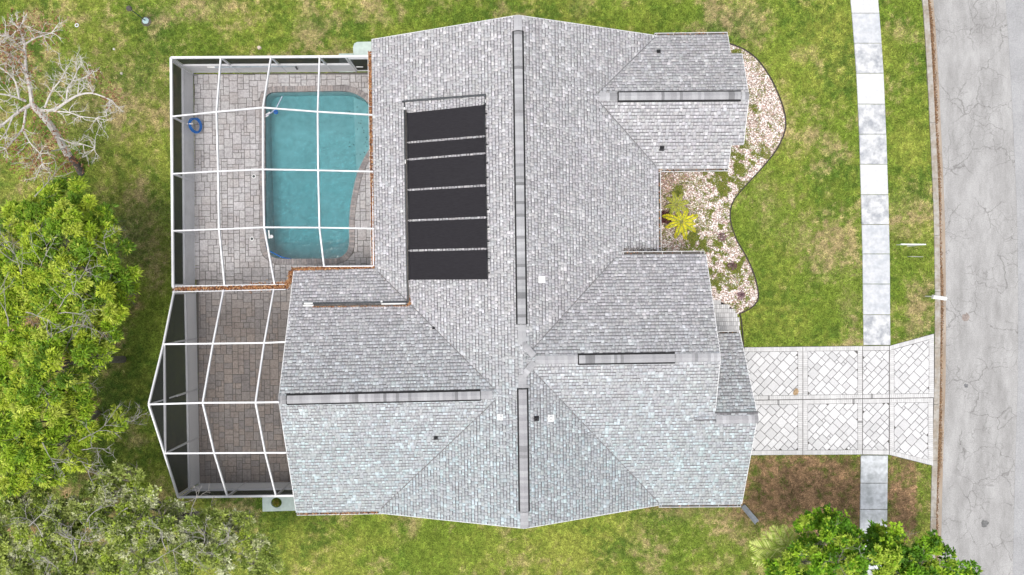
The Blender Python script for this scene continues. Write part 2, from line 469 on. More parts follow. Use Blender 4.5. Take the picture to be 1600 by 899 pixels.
def asphalt_mat():
    m, N, L, P = new_mat('weathered_asphalt')
    geo = N.new('ShaderNodeNewGeometry')
    n1 = N.new('ShaderNodeTexNoise'); n1.inputs['Scale'].default_value = 0.6; n1.inputs['Detail'].default_value = 9; n1.inputs['Roughness'].default_value = 0.72
    mp = N.new('ShaderNodeMapping'); mp.inputs['Scale'].default_value = (1.6, 0.5, 1)
    L.new(geo.outputs['Position'], mp.inputs['Vector']); L.new(mp.outputs[0], n1.inputs['Vector'])
    r1 = N.new('ShaderNodeValToRGB')
    r1.color_ramp.elements[0].position = 0.3; r1.color_ramp.elements[0].color = (0.225, 0.22, 0.215, 1)
    r1.color_ramp.elements[1].position = 0.7; r1.color_ramp.elements[1].color = (0.40, 0.395, 0.39, 1)
    L.new(n1.outputs[0], r1.inputs[0])
    n2 = N.new('ShaderNodeTexNoise'); n2.inputs['Scale'].default_value = 22; n2.inputs['Detail'].default_value = 4
    L.new(geo.outputs['Position'], n2.inputs['Vector'])
    m2 = N.new('ShaderNodeMapRange'); m2.inputs[1].default_value = 0.25; m2.inputs[2].default_value = 0.75; m2.inputs[3].default_value = 0.80; m2.inputs[4].default_value = 1.20
    L.new(n2.outputs[0], m2.inputs[0])
    sc = N.new('ShaderNodeVectorMath'); sc.operation = 'SCALE'
    L.new(r1.outputs[0], sc.inputs[0]); L.new(m2.outputs[0], sc.inputs['Scale'])
    # cracks: distorted cell borders, only in worn places
    nd = N.new('ShaderNodeTexNoise'); nd.inputs['Scale'].default_value = 1.6; nd.inputs['Detail'].default_value = 5
    L.new(geo.outputs['Position'], nd.inputs['Vector'])
    va = N.new('ShaderNodeVectorMath'); va.operation = 'MULTIPLY_ADD'
    L.new(nd.outputs['Color'], va.inputs[0]); va.inputs[1].default_value = (0.9, 0.9, 0); L.new(geo.outputs['Position'], va.inputs[2])
    base = sc.outputs[0]
    for s, wd, lo, amt in ((0.62, 0.016, 0.42, 0.6), (1.5, 0.022, 0.47, 0.45), (3.2, 0.04, 0.56, 0.3)):
        vo = N.new('ShaderNodeTexVoronoi'); vo.feature = 'DISTANCE_TO_EDGE'; vo.inputs['Scale'].default_value = s
        L.new(va.outputs[0], vo.inputs['Vector'])
        cr = N.new('ShaderNodeMapRange'); cr.inputs[1].default_value = 0; cr.inputs[2].default_value = wd; cr.inputs[3].default_value = 1; cr.inputs[4].default_value = 0
        L.new(vo.outputs['Distance'], cr.inputs[0])
        nm = N.new('ShaderNodeTexNoise'); nm.inputs['Scale'].default_value = 0.45; nm.inputs['Detail'].default_value = 3
        L.new(geo.outputs['Position'], nm.inputs['Vector'])
        mk = N.new('ShaderNodeMapRange'); mk.inputs[1].default_value = lo; mk.inputs[2].default_value = lo + 0.08
        L.new(nm.outputs[0], mk.inputs[0])
        mm = N.new('ShaderNodeMath'); mm.operation = 'MULTIPLY'; L.new(cr.outputs[0], mm.inputs[0]); L.new(mk.outputs[0], mm.inputs[1])
        m3 = N.new('ShaderNodeMath'); m3.operation = 'MULTIPLY'; L.new(mm.outputs[0], m3.inputs[0]); m3.inputs[1].default_value = amt
        mx = N.new('ShaderNodeMix'); mx.data_type = 'RGBA'; L.new(m3.outputs[0], mx.inputs[0]); L.new(base, mx.inputs[6]); mx.inputs[7].default_value = (0.10, 0.095, 0.09, 1)
        base = mx.outputs[2]
    L.new(base, P.inputs['Base Color']); P.inputs['Roughness'].default_value = 0.93; P.inputs['Specular IOR Level'].default_value = 0.2
    b = N.new('ShaderNodeBump'); b.inputs['Strength'].default_value = 0.25; b.inputs['Distance'].default_value = 0.02
    L.new(n2.outputs[0], b.inputs['Height']); L.new(b.outputs[0], P.inputs['Normal'])
    return m
M['asphalt'] = asphalt_mat()
tag(strip('road', 19, 330, -0.28, -0.085, M['asphalt']), kind='structure')
seam = strip('road_far_lane', 132, 330, -0.084, -0.077, mat('paler_asphalt', (0.33, 0.33, 0.335), 0.93, 20, 0.14, 0.25, 40, tint2=(0.86, 0.86, 0.86), t2scale=0.5))
tag(seam, kind='structure')
tag(strip('gutter_pan', 8.5, 18.8, -0.28, -0.075, M['gutter_pan']), kind='structure')
kerb = tag(empty('kerb'), kind='structure')
kv = list(np.arange(-160, 1030, 88.0))
for a, b in zip(kv[:-1], kv[1:]):
    strip('kerb_stone', 0, 8.4, -0.25, 0.035 + random.uniform(-.004, .004), M['concrete'], vs=[a + 0.3, a + 44, b - 0.3], parent=kerb)

# --- pavement slabs
sidewalk = tag(empty('sidewalk'), kind='structure')
M['slab'] = [mat('sidewalk_slab_%d' % i, c, 0.85, 6, 0.10, 0.15, 60, tint2=t, t2scale=s) for i, (c, t, s) in enumerate([
    ((0.555, 0.56, 0.565), (0.93, 0.93, 0.94), 1.5), ((0.54, 0.545, 0.555), (0.55, 0.57, 0.60), 1.9), ((0.50, 0.51, 0.53), (0.82, 0.84, 0.86), 2.4), ((0.56, 0.58, 0.60), (0.66, 0.67, 0.66), 1.9)])]
jv = [-120, -73, -26, 21, 68, 115, 163, 210, 257, 304.5, 351, 397, 444, 492, 539.5]
look = [0, 0, 1, 0, 1, 0, 1, 1, 0, 2, 2, 2, 2, 3 - 2]
look = [0, 1, 0, 2, 1, 0, 1, 1, 0, 1, 2, 2, 2, 1]
def slab(v0, v1, m):
    g = 0.4
    mb = MB()
    q = [W(swl(v1 - g), v1 - g), W(swr(v1 - g), v1 - g), W(swr(v0 + g), v0 + g), W(swl(v0 + g), v0 + g)]
    z = 0.035 + random.uniform(-.004, .004)
    qi = inset(ccw(q), 0.012)
    mb.hexa([(p.x, p.y, -0.10) for p in q], [(p.x, p.y, z - .012) for p in q])
    if len(qi) == 4: mb.hexa([(p[0], p[1], z - .0119) for p in qi], [(p[0], p[1], z) for p in qi])
    mb.build('slab', m, sidewalk)
for i in range(len(jv) - 1):
    slab(jv[i], jv[i + 1], M['slab'][look[i]])
jw = [711.5, 755, 796, 843, 890, 937, 985, 1020]
for i in range(len(jw) - 1):
    slab(jw[i], jw[i + 1], M['slab'][3])

# ------------------------------------------------------------------ pavers
def ashlar(nx, ny, sizes, seed):
    """random rectangular stones on a unit lattice"""
    r = random.Random(seed)
    occ = np.zeros((nx, ny), dtype=bool); out = []
    for j in range(ny):
        for i in range(nx):
            if occ[i, j]: continue
            opts = sizes[:]; r.shuffle(opts)
            for (a, b) in opts + [(1, 1)]:
                if i + a <= nx and j + b <= ny and not occ[i:i + a, j:j + b].any():
                    # avoid slivers left of the next stone
                    if (a, b) != (1, 1) and i + a < nx and not occ[i + a, j] and (i + a + 1 >= nx or occ[i + a + 1, j]) and r.random() < 0.85:
                        continue
                    occ[i:i + a, j:j + b] = True; out.append((i, j, a, b)); break
    return out

def lay(polys, name, stuff_name, m, parent, colf, z0, zt, limit=300, joint=0.012, show=None):
    """each stone its own part; past the limit the smallest ones join into one part"""
    items = []
    for P in polys:
        P = ccw(P)
        Q = inset(P, joint)
        if len(Q) < 3 or abs(area(Q)) < 0.006: continue
        items.append(Q)
    items.sort(key=lambda q: -abs(area(q)) * (1.0 if show is None else show(q)))
    rest = MB()
    for i, Q in enumerate(items):
        z = zt + random.uniform(-0.004, 0.004)
        T = inset(Q, 0.009)
        mb = MB() if i < limit else rest
        c = colf(Q)
        if len(T) == len(Q):
            n = len(Q)
            vs = [(p[0], p[1], z0) for p in Q] + [(p[0], p[1], z - 0.010) for p in Q] + [(p[0], p[1], z) for p in T]
            fs = [(k, (k + 1) % n, n + (k + 1) % n, n + k) for k in range(n)] + [(n + k, n + (k + 1) % n, 2 * n + (k + 1) % n, 2 * n + k) for k in range(n)] + [tuple(2 * n + k for k in range(n))]
            mb.add(vs, fs, c)
        else:
            mb.prism(Q, z0, z, c)
        if i < limit: mb.build(name, m, parent)
    if rest.f:
        tag(rest.build(stuff_name, m, parent), kind='stuff')

# --- the pool outline (water edge), at deck level
POOL_PX = [(414, 162), (415, 152), (421, 145.5), (432, 143.5), (470, 142.8), (515, 142), (540, 142.5), (553, 145.5), (566, 152), (578, 164), (588, 182), (591, 200), (587, 216), (578, 233), (568, 251), (559, 272), (553, 296), (548.5, 322), (546.5, 350), (546.5, 378), (544, 391), (537, 400), (526, 404.5), (500, 405.2), (460, 405.5), (434, 405), (423, 400), (416, 390), (414.5, 376), (414, 330), (414, 280), (413.8, 220)]
pl = line_px(POOL_PX)
pl = smooth_line(pl + [pl[0]], 3)[:-1]
POOL = ccw([(p.x, p.y) for p in pl])
def offset(P, d):
    n = len(P); out = []
    for i in range(n):
        a = Vector(P[i - 1]); b = Vector(P[(i + 1) % n]); t = (b - a).normalized()
        out.append((P[i][0] + t.y * d, P[i][1] - t.x * d))
    return out
COPE = offset(POOL, 0.27)
ZP = 0.03

def build_patio():
    patio = tag(empty('pool_patio'), kind='structure')
    outer = ccw([(p.x, p.y) for p in PATIO])
    hole = offset(POOL, 0.02)[::-1]
    vs = [Vector((*p, 0)) for p in outer]; hs_ = [Vector((*p, 0)) for p in hole]
    tris = tessellate_polygon([vs, hs_])
    allv = [(p.x, p.y, ZP - 0.025) for p in vs + hs_]
    mb = MB(); mb.add(allv, [tuple(t) for t in tris]); mb.build('sand_bed', M['sand'], patio)
    # stones
    u = 0.155
    o = W(303, 757); a = math.radians(0.7)
    ca, sa = math.cos(a), math.sin(a)
    sizes = [(2, 2)] * 4 + [(3, 2)] * 4 + [(2, 3)] * 4 + [(3, 3)] * 3 + [(1, 2), (2, 1), (3, 4), (4, 3)]
    st = ashlar(70, 150, sizes, 5)
    polys = []
    x0 = min(p[0] for p in outer); y0 = min(p[1] for p in outer) - 0.3
    lower = ccw([(p.x, p.y) for p in [W(310.5, 756), W(482, 756), W(482, 438), W(310.5, 438)]])
    upper = ccw([(p.x, p.y) for p in [W(303.5, 438), W(600, 438), W(600, 116.5), W(303.5, 116.5)]])
    cope = np.array(COPE)
    for (i, j, w, h) in st:
        q = [(x0 + (i + dx) * u, y0 + (j + dy) * u) for dx, dy in ((0, 0), (w, 0), (w, h), (0, h))]
        q = [(x0 + (p[0] - x0) * ca - (p[1] - y0) * sa, y0 + (p[0] - x0) * sa + (p[1] - y0) * ca) for p in q]
        for box in (lower, upper):
            c = clip_convex(q, box)
            if len(c) < 3 or abs(area(c)) < 0.004: continue
            px = np.array([p[0] for p in c]); py = np.array([p[1] for p in c])
            ins = inpoly(px, py, COPE)
            if ins.all(): continue
            if ins.any():
                # trim the stone along the coping: cut by the nearest coping edge line
                cx, cy = px.mean(), py.mean()
                k = int(np.argmin((cope[:, 0] - cx) ** 2 + (cope[:, 1] - cy) ** 2))
                p0 = cope[k - 1]; p1 = cope[(k + 1) % len(cope)]; d = (p1 - p0) / np.linalg.norm(p1 - p0)
                nrm = np.array([d[1], -d[0]])          # outward
                big = 5.0; pk = cope[k]
                A = pk - d * big; B = pk + d * big
                half = ccw([tuple(A), tuple(B), tuple(B + nrm * big), tuple(A + nrm * big)])
                c = clip_convex(c, half)
                if len(c) < 3: continue
            polys.append(c)
    def colf(Q):
        y = sum(p[1] for p in Q) / len(Q); x = sum(p[0] for p in Q) / len(Q)
        base = Vector(random.choice([(0.47, 0.455, 0.455), (0.455, 0.44, 0.44), (0.485, 0.465, 0.47), (0.465, 0.44, 0.435), (0.45, 0.435, 0.44)]))
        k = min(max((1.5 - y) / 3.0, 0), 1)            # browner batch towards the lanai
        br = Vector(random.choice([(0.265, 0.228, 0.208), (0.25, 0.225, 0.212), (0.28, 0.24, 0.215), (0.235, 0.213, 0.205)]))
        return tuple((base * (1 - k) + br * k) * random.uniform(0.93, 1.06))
    def show(q):
        y = sum(p[1] for p in q) / len(q); x = sum(p[0] for p in q) / len(q)
        lim = -12.0 + 0 * x
        if y > W(0, 428).y: return 1.0 if x < W(580, 0, 2.7).x else 0.05
        return 1.0 if x < W(445, 0, 3.5).x else 0.05
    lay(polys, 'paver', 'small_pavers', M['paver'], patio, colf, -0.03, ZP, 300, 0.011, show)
    # coping bricks
    mb = MB()
    n = len(POOL); acc = 0; pts = []
    inn = offset(POOL, -0.03); out = COPE
    L = [0]
    for i in range(n):
        L.append(L[-1] + math.dist(POOL[i], POOL[(i + 1) % n]))
    def at(P, s):
        i = int(np.searchsorted(L, s, side='right') - 1) % n
        t = (s - L[i]) / (L[i + 1] - L[i]); a_, b_ = P[i], P[(i + 1) % n]
        return (a_[0] + (b_[0] - a_[0]) * t, a_[1] + (b_[1] - a_[1]) * t)
    nb = int(L[-1] / 0.135)
    for k in range(nb):
        s0 = L[-1] * k / nb + 0.005; s1 = L[-1] * (k + 1) / nb - 0.005
        q = [at(out, s0), at(out, s1), at(inn, s1), at(inn, s0)]
        z = ZP + 0.022 + random.uniform(-.003, .003)
        c = random.choice([(0.34, 0.31, 0.30), (0.30, 0.28, 0.275), (0.37, 0.33, 0.315), (0.27, 0.25, 0.25)])
        mb.prism(ccw(q), -0.03, z, c)
    tag(mb.build('coping_bricks', M['paver'], patio), kind='stuff')
    return patio
patio = build_patio()

def build_pool():
    pool = tag(empty('swimming_pool', W(480, 280)), 'turquoise swimming pool with a curved right side set in the paver patio', 'pool')
    n = len(POOL); mb = MB(); tb = MB()
    floor_z = lambda x, y: -1.05 - 0.55 * min(max((W(0, 200).y - y) / 6.0, 0), 1)
    for i in range(n):
        a, b = POOL[i], POOL[(i + 1) % n]
        mb.poly([(*a, -0.2), (*b, -0.2), (*b, floor_z(*b)), (*a, floor_z(*a))][::-1])
        ia, ib = a, b
        tb.poly([(*ia, ZP), (*ib, ZP), (*ib, -0.2), (*ia, -0.2)][::-1])
    tr = tessellate_polygon([[Vector((*p, 0)) for p in POOL]])
    mb.add([(*p, floor_z(*p)) for p in POOL], [tuple(t) for t in tr])
    mb.build('basin', M['plaster'], pool)
    tb.build('tile_band', M['tile_band'], pool)
    # sun shelf at the shallow right end and a bench along the left wall
    def shelf(px, ztop, nm):
        P = ccw([(p.x, p.y) for p in line_px(px)])
        s = MB(); s.prism(P, -1.04, ztop); s.build(nm, M['plaster'], pool)
    shelf([(547, 146), (566, 153.5), (577, 165), (586, 183), (589, 200), (585.5, 215), (577, 232), (567, 250), (558, 270), (552, 268), (549, 200)], -0.86, 'sun_shelf')
    # water: a closed body that absorbs with depth
    wv = MB(); I = offset(POOL, -0.004); zt = -0.075
    tr = tessellate_polygon([[Vector((*p, 0)) for p in I]])
    wv.add([(*p, zt) for p in I], [tuple(t) for t in tr])
    wv.add([(*p, floor_z(*p) + 0.005) for p in I], [tuple(t)[::-1] for t in tr])
    for i in range(len(I)):
        a, b = I[i], I[(i + 1) % len(I)]
        wv.poly([(*a, floor_z(*a) + .005), (*b, floor_z(*b) + .005), (*b, zt), (*a, zt)])
    m, N, Lk, P = new_mat('pool_water')
    N.remove(P)
    t = N.new('ShaderNodeBsdfTransparent'); g = N.new('ShaderNodeBsdfGlossy'); g.inputs['Roughness'].default_value = 0.06
    geo = N.new('ShaderNodeNewGeometry')
    nz = N.new('ShaderNodeTexNoise'); nz.inputs['Scale'].default_value = 5.0; nz.inputs['Detail'].default_value = 3
    Lk.new(geo.outputs['Position'], nz.inputs['Vector'])
    b = N.new('ShaderNodeBump'); b.inputs['Strength'].default_value = 0.35; b.inputs['Distance'].default_value = 0.05
    Lk.new(nz.outputs[0], b.inputs['Height']); Lk.new(b.outputs[0], g.inputs['Normal'])
    ms = N.new('ShaderNodeMixShader'); ms.inputs[0].default_value = 0.045
    Lk.new(t.outputs[0], ms.inputs[1]); Lk.new(g.outputs[0], ms.inputs[2])
    va = N.new('ShaderNodeVolumeAbsorption'); va.inputs['Color'].default_value = (0.22, 0.655, 0.70, 1); va.inputs['Density'].default_value = 1.10
    Lk.new(ms.outputs[0], N['Material Output'].inputs['Surface']); Lk.new(va.outputs[0], N['Material Output'].inputs['Volume'])
    wv.build('water', m, pool)
    return pool
build_pool()

# --- driveway
def build_drive():
    drive = tag(empty('driveway'), kind='structure')
    D = [(p.x, p.y) for p in DRIVE]
    mb = MB(); mb.poly([(*p, 0.012) for p in (D if area(D) > 0 else D[::-1])]); mb.build('sand_bed', M['dsand'], drive)
    zt = 0.045
    # fields of diagonal stones, each with a soldier border
    top = lambda u: float(np.interp(u, [1120, 1349, 1391, 1460], [543.5, 541.0, 540.5, 521.5]))
    bot = lambda u: float(np.interp(u, [1120, 1345, 1389, 1456], [711.5, 710, 710.5, 727.5]))
    mid = lambda u: float(np.interp(u, [1120, 1460], [626.2, 621.5]))
    cols = [(1121, 1253.6, 0, 7.2), (1254.4, 1346.8, 7.2, 7.0), (1347.6, 1388.6, 0, 0), (1389.6, 1459.4, 6.8, 7.6)]
    u0 = 0.165; sizes = [(2, 2)] * 4 + [(3, 2)] * 3 + [(2, 3)] * 4 + [(3, 3)] * 3 + [(2, 4), (4, 3)]
    polys = []
    border = MB()
    greys = set()
    def bcol():
        r = random.random()
        k = 0.26 if r < 0.010 else random.uniform(0.50, 0.60)
        return (k, k * 0.99, k * 0.985)
    def soldiers(a0, a1, b0, b1, pitch=0.105):
        """run of bricks between edge a0-a1 and edge b0-b1"""
        n = max(1, int(round((a1 - a0).length / pitch)))
        for k in range(n):
            q = [a0.lerp(a1, k / n), a0.lerp(a1, (k + 1) / n), b0.lerp(b1, (k + 1) / n), b0.lerp(b1, k / n)]
            Q = inset(ccw([(p.x, p.y) for p in q]), 0.005)
            if len(Q) >= 3: border.prism(Q, 0.0, zt + random.uniform(-.003, .003), bcol())
    ci = 0
    for row in (0, 1):
        vt = top if row == 0 else (lambda u: mid(u) + 0.5)
        vb = (lambda u: mid(u) - 0.5) if row == 0 else bot
        bt, bb = (6.8, 6.2) if row == 0 else (6.6, 7.0)
        for (l, r, wl, wr) in cols:
            uL = l; uR = r - (0.8 if row == 0 else 2.2) if r > 1450 else r
            soldiers(W(uL, vt(uL)), W(uR, vt(uR)), W(uL, vt(uL) + bt), W(uR, vt(uR) + bt))
            soldiers(W(uL, vb(uL) - bb), W(uR, vb(uR) - bb), W(uL, vb(uL)), W(uR, vb(uR)))
            if wl: soldiers(W(uL, vt(uL) + bt), W(uL, vb(uL) - bb), W(uL + wl, vt(uL + wl) + bt), W(uL + wl, vb(uL + wl) - bb))
            if wr: soldiers(W(uR - wr, vt(uR - wr) + bt), W(uR - wr, vb(uR - wr) - bb), W(uR, vt(uR) + bt), W(uR, vb(uR) - bb))
            fl, fr = uL + wl, uR - wr
            field = ccw([(p.x, p.y) for p in (W(fl, vt(fl) + bt), W(fr, vt(fr) + bt), W(fr, vb(fr) - bb), W(fl, vb(fl) - bb))])
            cx = sum(p[0] for p in field) / 4; cy = sum(p[1] for p in field) / 4
            ci += 1
            a = math.radians(-43); ca, sa = math.cos(a), math.sin(a)
            for (i, j, w, h) in ashlar(52, 52, sizes, 30 + ci):
                q = [((i + dx - 26) * u0, (j + dy - 26) * u0) for dx, dy in ((0, 0), (w, 0), (w, h), (0, h))]
                q = [(cx + p[0] * ca - p[1] * sa, cy + p[0] * sa + p[1] * ca) for p in q]
                c = clip_convex(q, field)
                if len(c) >= 3 and abs(area(c)) > 0.008: polys.append(c)
    def colf(Q):
        k = random.uniform(0.50, 0.62)
        return (k, k * 0.995, k * 1.0)
    lay(polys, 'paver', 'small_pavers', M['dpaver'], drive, colf, 0.0, zt, 300, 0.012, lambda q: 1.0 if sum(p[0] for p in q) / len(q) > W(1160, 0).x else 0.1)
    tag(border.build('border_bricks', M['dpaver'], drive), kind='stuff')
build_drive()

# --- front walk of small bricks
def build_walk():
    walk = tag(empty('front_walk'), kind='structure')
    P = WALK if area(WALK) > 0 else WALK[::-1]
    mb = MB(); mb.poly([(*p, 0.012) for p in P]); mb.build('sand_bed', M['dsand'], walk)
    mb = MB()
    x0 = min(p[0] for p in P); x1 = max(p[0] for p in P); y0 = min(p[1] for p in P); y1 = max(p[1] for p in P)
    j = 0; y = y0
    while y < y1:
        x = x0 - random.uniform(0, .1)
        while x < x1:
            q = inset([(x, y), (x + .11, y), (x + .11, y + .23), (x, y + .23)], 0.007)
            cx, cy = x + .055, y + .115
            if inpoly(np.array([cx]), np.array([cy]), P)[0]:
                k = random.uniform(0.50, 0.68); mb.prism(q, 0, 0.05 + random.uniform(-.003, .003), (k, k * .98, k * .97))
            x += .112
        y += .232
    tag(mb.build('walk_bricks', M['dpaver'], walk), kind='stuff')
build_walk()

# ------------------------------------------------------------------ the house
ZE = 2.70
class Slope:
    def __init__(s, e0, e1, r0, r1, ext1=None, ext0=None):
        s.e0, s.e1, s.r0, s.r1 = Vector(e0), Vector(e1), Vector(r0), Vector(r1)
        s.ext1 = ext1 or [(0, 0), (1, 0)]; s.ext0 = ext0 or [(0, 0), (1, 0)]
        s.d = (s.e1 - s.e0).normalized()
        n = s.d.cross(s.r0.lerp(s.r1, .5) - s.e0.lerp(s.e1, .5)).normalized()
        s.flip = n.z < 0
        s.n = n if n.z > 0 else -n
        s.o = s.e0.lerp(s.e1, .5)
        s.len = (s.r0.lerp(s.r1, .5) - s.o).length
        up = s.n.cross(s.d); m = s.r0.lerp(s.r1, .5) - s.o
        s.up = up if up.dot(m) > 0 else -up
        s.run = s.up.dot(m)
    def e(s, tab, t):
        # step function: pairs (t, value), duplicates allowed at steps
        for (a, va), (b, vb) in zip(tab[:-1], tab[1:]):
            if a <= t <= b and b > a: return va + (vb - va) * (t - a) / (b - a)
        return tab[-1][1]
    def ends(s, t):
        return (s.e0.lerp(s.r0, t) - s.d * s.e(s.ext0, t), s.e1.lerp(s.r1, t) + s.d * s.e(s.ext1, t))
    def z(s, x, y):
        return s.o.z - (s.n.x * (x - s.o.x) + s.n.y * (y - s.o.y)) / s.n.z
    def covers(s, x, y):
        z = s.z(x, y)
        rx, ry, rz = x - s.o.x, y - s.o.y, z - s.o.z
        t = (rx * s.up.x + ry * s.up.y + rz * s.up.z) / s.run
        a = rx * s.d.x + ry * s.d.y + rz * s.d.z
        a0 = (s.e0 - s.o).dot(s.d); a1 = (s.e1 - s.o).dot(s.d); b0 = (s.r0 - s.o).dot(s.d); b1 = (s.r1 - s.o).dot(s.d)
        lo = a0 + (b0 - a0) * t; hi = a1 + (b1 - a1) * t
        return (t > 0) & (t < 1) & (a > lo) & (a < hi), z
    def hit(s, u, v, h=0.0):
        o = Vector((0, 0, CAM_H)); d = W(u, v, 0) - o
        k = (s.o + s.n * h - o).dot(s.n) / d.dot(s.n)
        return o + d * k

ZR, ZW, ZB, ZD = 5.5, 5.1, 4.03, 4.49
S = {}
S['main_w'] = Slope(W(580.5, 62, ZE), W(592, 802, ZE), W(809, 24, ZR), W(819.5, 826, ZR))
S['main_e'] = Slope(W(1026.5, 56, ZE), W(1033, 789, ZE), W(809, 24, ZR), W(819.5, 826, ZR))
S['west_n'] = Slope(W(459, 423, ZE), W(790, 416, ZE), W(435, 625, ZW), W(795, 617, ZW))
S['west_s'] = Slope(W(463, 801, ZE), W(790, 794, ZE), W(435, 625, ZW), W(795, 617, ZW))
S['north_n'] = Slope(W(900, 56.5, ZE), W(1137, 54.5, ZE), W(900, 151.5, ZB), W(1152, 150, ZB), ext1=[(0, 0), (.31, 0), (.31, .57), (1, .57)])
S['north_s'] = Slope(W(900, 264.5, ZE), W(1138, 263, ZE), W(900, 151.5, ZB), W(1152, 150, ZB), ext1=[(0, 0), (.335, 0), (.335, .62), (1, .57)])
S['east_n'] = Slope(W(880, 399.5, 3.58), W(1103, 397.5, 3.58), W(822, 563, ZR - .02), W(1126, 558.5, ZR - .02))
S['east_s'] = Slope(W(880, 791.5, ZE), W(1103, 788.5, ZE), W(822, 563, ZR - .02), W(1126, 558.5, ZR - .02), ext1=[(0, 1.80), (.64, 2.08), (.64, 0), (1, 0)])
S['garage_n'] = Slope(W(1085, 522.5, 2.9), W(1156.5, 521.5, 2.9), W(1085, 657, ZD), W(1185, 655.5, ZD))

house = tag(empty('house', W(815, 450)), 'single storey house with grey shingle cross gable roof', 'house')

def shingles(key, sl):
    row = 0.166
    nrow = int(math.ceil(sl.run / row))
    V, F, C = [], [], []
    base = {'west_s': 1.0}.get(key, 1.0)
    others = [o for k, o in S.items() if k != key]
    for j in range(nrow):
        t0 = j * row / sl.run; t1 = min((j + 1) * row / sl.run, 1.0)
        tm = (t0 + t1) / 2
        a, b = sl.ends(min(tm, 1)); L = (b - a).length
        a0, _ = sl.ends(t0); 
        # edges of the tabs along the course
        w = rng.choice([0.10, 0.135, 0.165, 0.20, 0.25], size=int(L / 0.10) + 8, p=[.14, .30, .30, .18, .08]) + rng.uniform(-.012, .012, int(L / 0.10) + 8)
        x = np.concatenate([[0], np.cumsum(w)]) - rng.uniform(0, .1)
        x = np.clip(x, 0, L); x = np.unique(x)
        if len(x) < 2: continue
        xs, xe = x[:-1], x[1:]
        n = len(xs)
        P0 = np.array(a); d = np.array((b - a).normalized()); up = np.array(sl.up); nn = np.array(sl.n)
        mid = P0[None] + ((xs + xe) / 2)[:, None] * d[None]
        hid = np.zeros(n, dtype=bool)
        for o in others:
            c, z = o.covers(mid[:, 0], mid[:, 1])
            hid |= c & (z > mid[:, 2] + 0.12)
        keep = ~hid
        xs, xe = xs[keep], xe[keep]; n = len(xs)
        if n == 0: continue
        thick = rng.random(n) < 0.45
        hl = np.where(thick, 0.026, 0.012) + rng.uniform(-.002, .002, n)     # butt end height
        lo = -row / 2 - 0.004; hi = row / 2 + 0.03; band = row / 2 - 0.052
        if j == nrow - 1: hi = row / 2 * 0.6
        g = 0.003
        def P(xx, yy, hh):
            return P0[None] + xx[:, None] * d + (np.full(n, yy)[:, None] if np.isscalar(yy) else yy[:, None]) * up + (np.full(n, hh)[:, None] if np.isscalar(hh) else hh[:, None]) * nn
        hb = hl * 0.35 + 0.004
        vs = np.stack([P(xs + g, lo, hl), P(xe - g, lo, hl), P(xe - g, band, hb), P(xs + g, band, hb), P(xe - g, hi, 0.003), P(xs + g, hi, 0.003),
                       P(xs + g, lo, -0.01), P(xe - g, lo, -0.01), P(xe - g, hi, -0.01), P(xs + g, hi, -0.01)], 1)
        b0 = sum(len(q) for q in V)
        V.append(vs.reshape(-1, 3))
        ii = b0 + np.arange(n)[:, None] * 10
        quads = [(0, 1, 2, 3), (3, 2, 4, 5), (6, 7, 1, 0), (0, 3, 9, 6), (7, 8, 2, 1)]
        if sl.flip: quads = [q[::-1] for q in quads]
        r = rng.random(n)
        g0 = np.where(r < 0.13, rng.uniform(.56, .66, n), np.where(r < 0.45, rng.uniform(.47, .52, n), np.where(r < 0.88, rng.uniform(.43, .47, n), rng.uniform(.37, .42, n))))
        tint = np.stack([g0 * rng.uniform(.975, 1.02, n), g0 * rng.uniform(.97, .995, n), g0 * rng.uniform(.985, 1.03, n)], 1) * base
        aq = np.clip((-mid[keep][:, 1] - 1.0) / 7.0, 0, 1)[:, None] * np.where(g0 > .5, 1.0, .5)[:, None]     # tabs shift to aqua towards the south, pale ones most
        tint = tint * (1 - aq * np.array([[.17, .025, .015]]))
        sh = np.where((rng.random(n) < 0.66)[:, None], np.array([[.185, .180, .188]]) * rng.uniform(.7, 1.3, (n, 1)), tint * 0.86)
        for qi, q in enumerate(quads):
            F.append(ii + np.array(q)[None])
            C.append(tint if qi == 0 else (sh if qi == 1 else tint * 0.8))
    V = np.concatenate(V); F = np.concatenate(F); C = np.concatenate(C)
    return np_mesh('shingles', V, F, C)

def deck(sl):
    """the boarded slab under the shingles"""
    ts = sorted(set([t for t, _ in sl.ext1] + [t for t, _ in sl.ext0] + [k / 8 for k in range(9)]))
    mb = MB()
    def ends_at(t, side):
        # value just above / below a step
        return sl.ends(min(max(t + side * 1e-4, 0), 1))
    for a, b in zip(ts[:-1], ts[1:]):
        p0, p1 = ends_at(a, 1); q0, q1 = ends_at(b, -1)
        n = sl.n
        g = sl.d * 0.012
        top = [p0 + g, p1 - g, q1 - g, q0 + g]
        if sl.flip: top = top[::-1]
        mb.hexa([p - n * 0.10 for p in top], [p - n * 0.022 for p in top])
    return mb

roofs = {}
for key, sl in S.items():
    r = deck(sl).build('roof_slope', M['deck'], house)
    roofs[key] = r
    tag(link('shingles', shingles(key, sl), M['shingle'], r), kind='stuff')

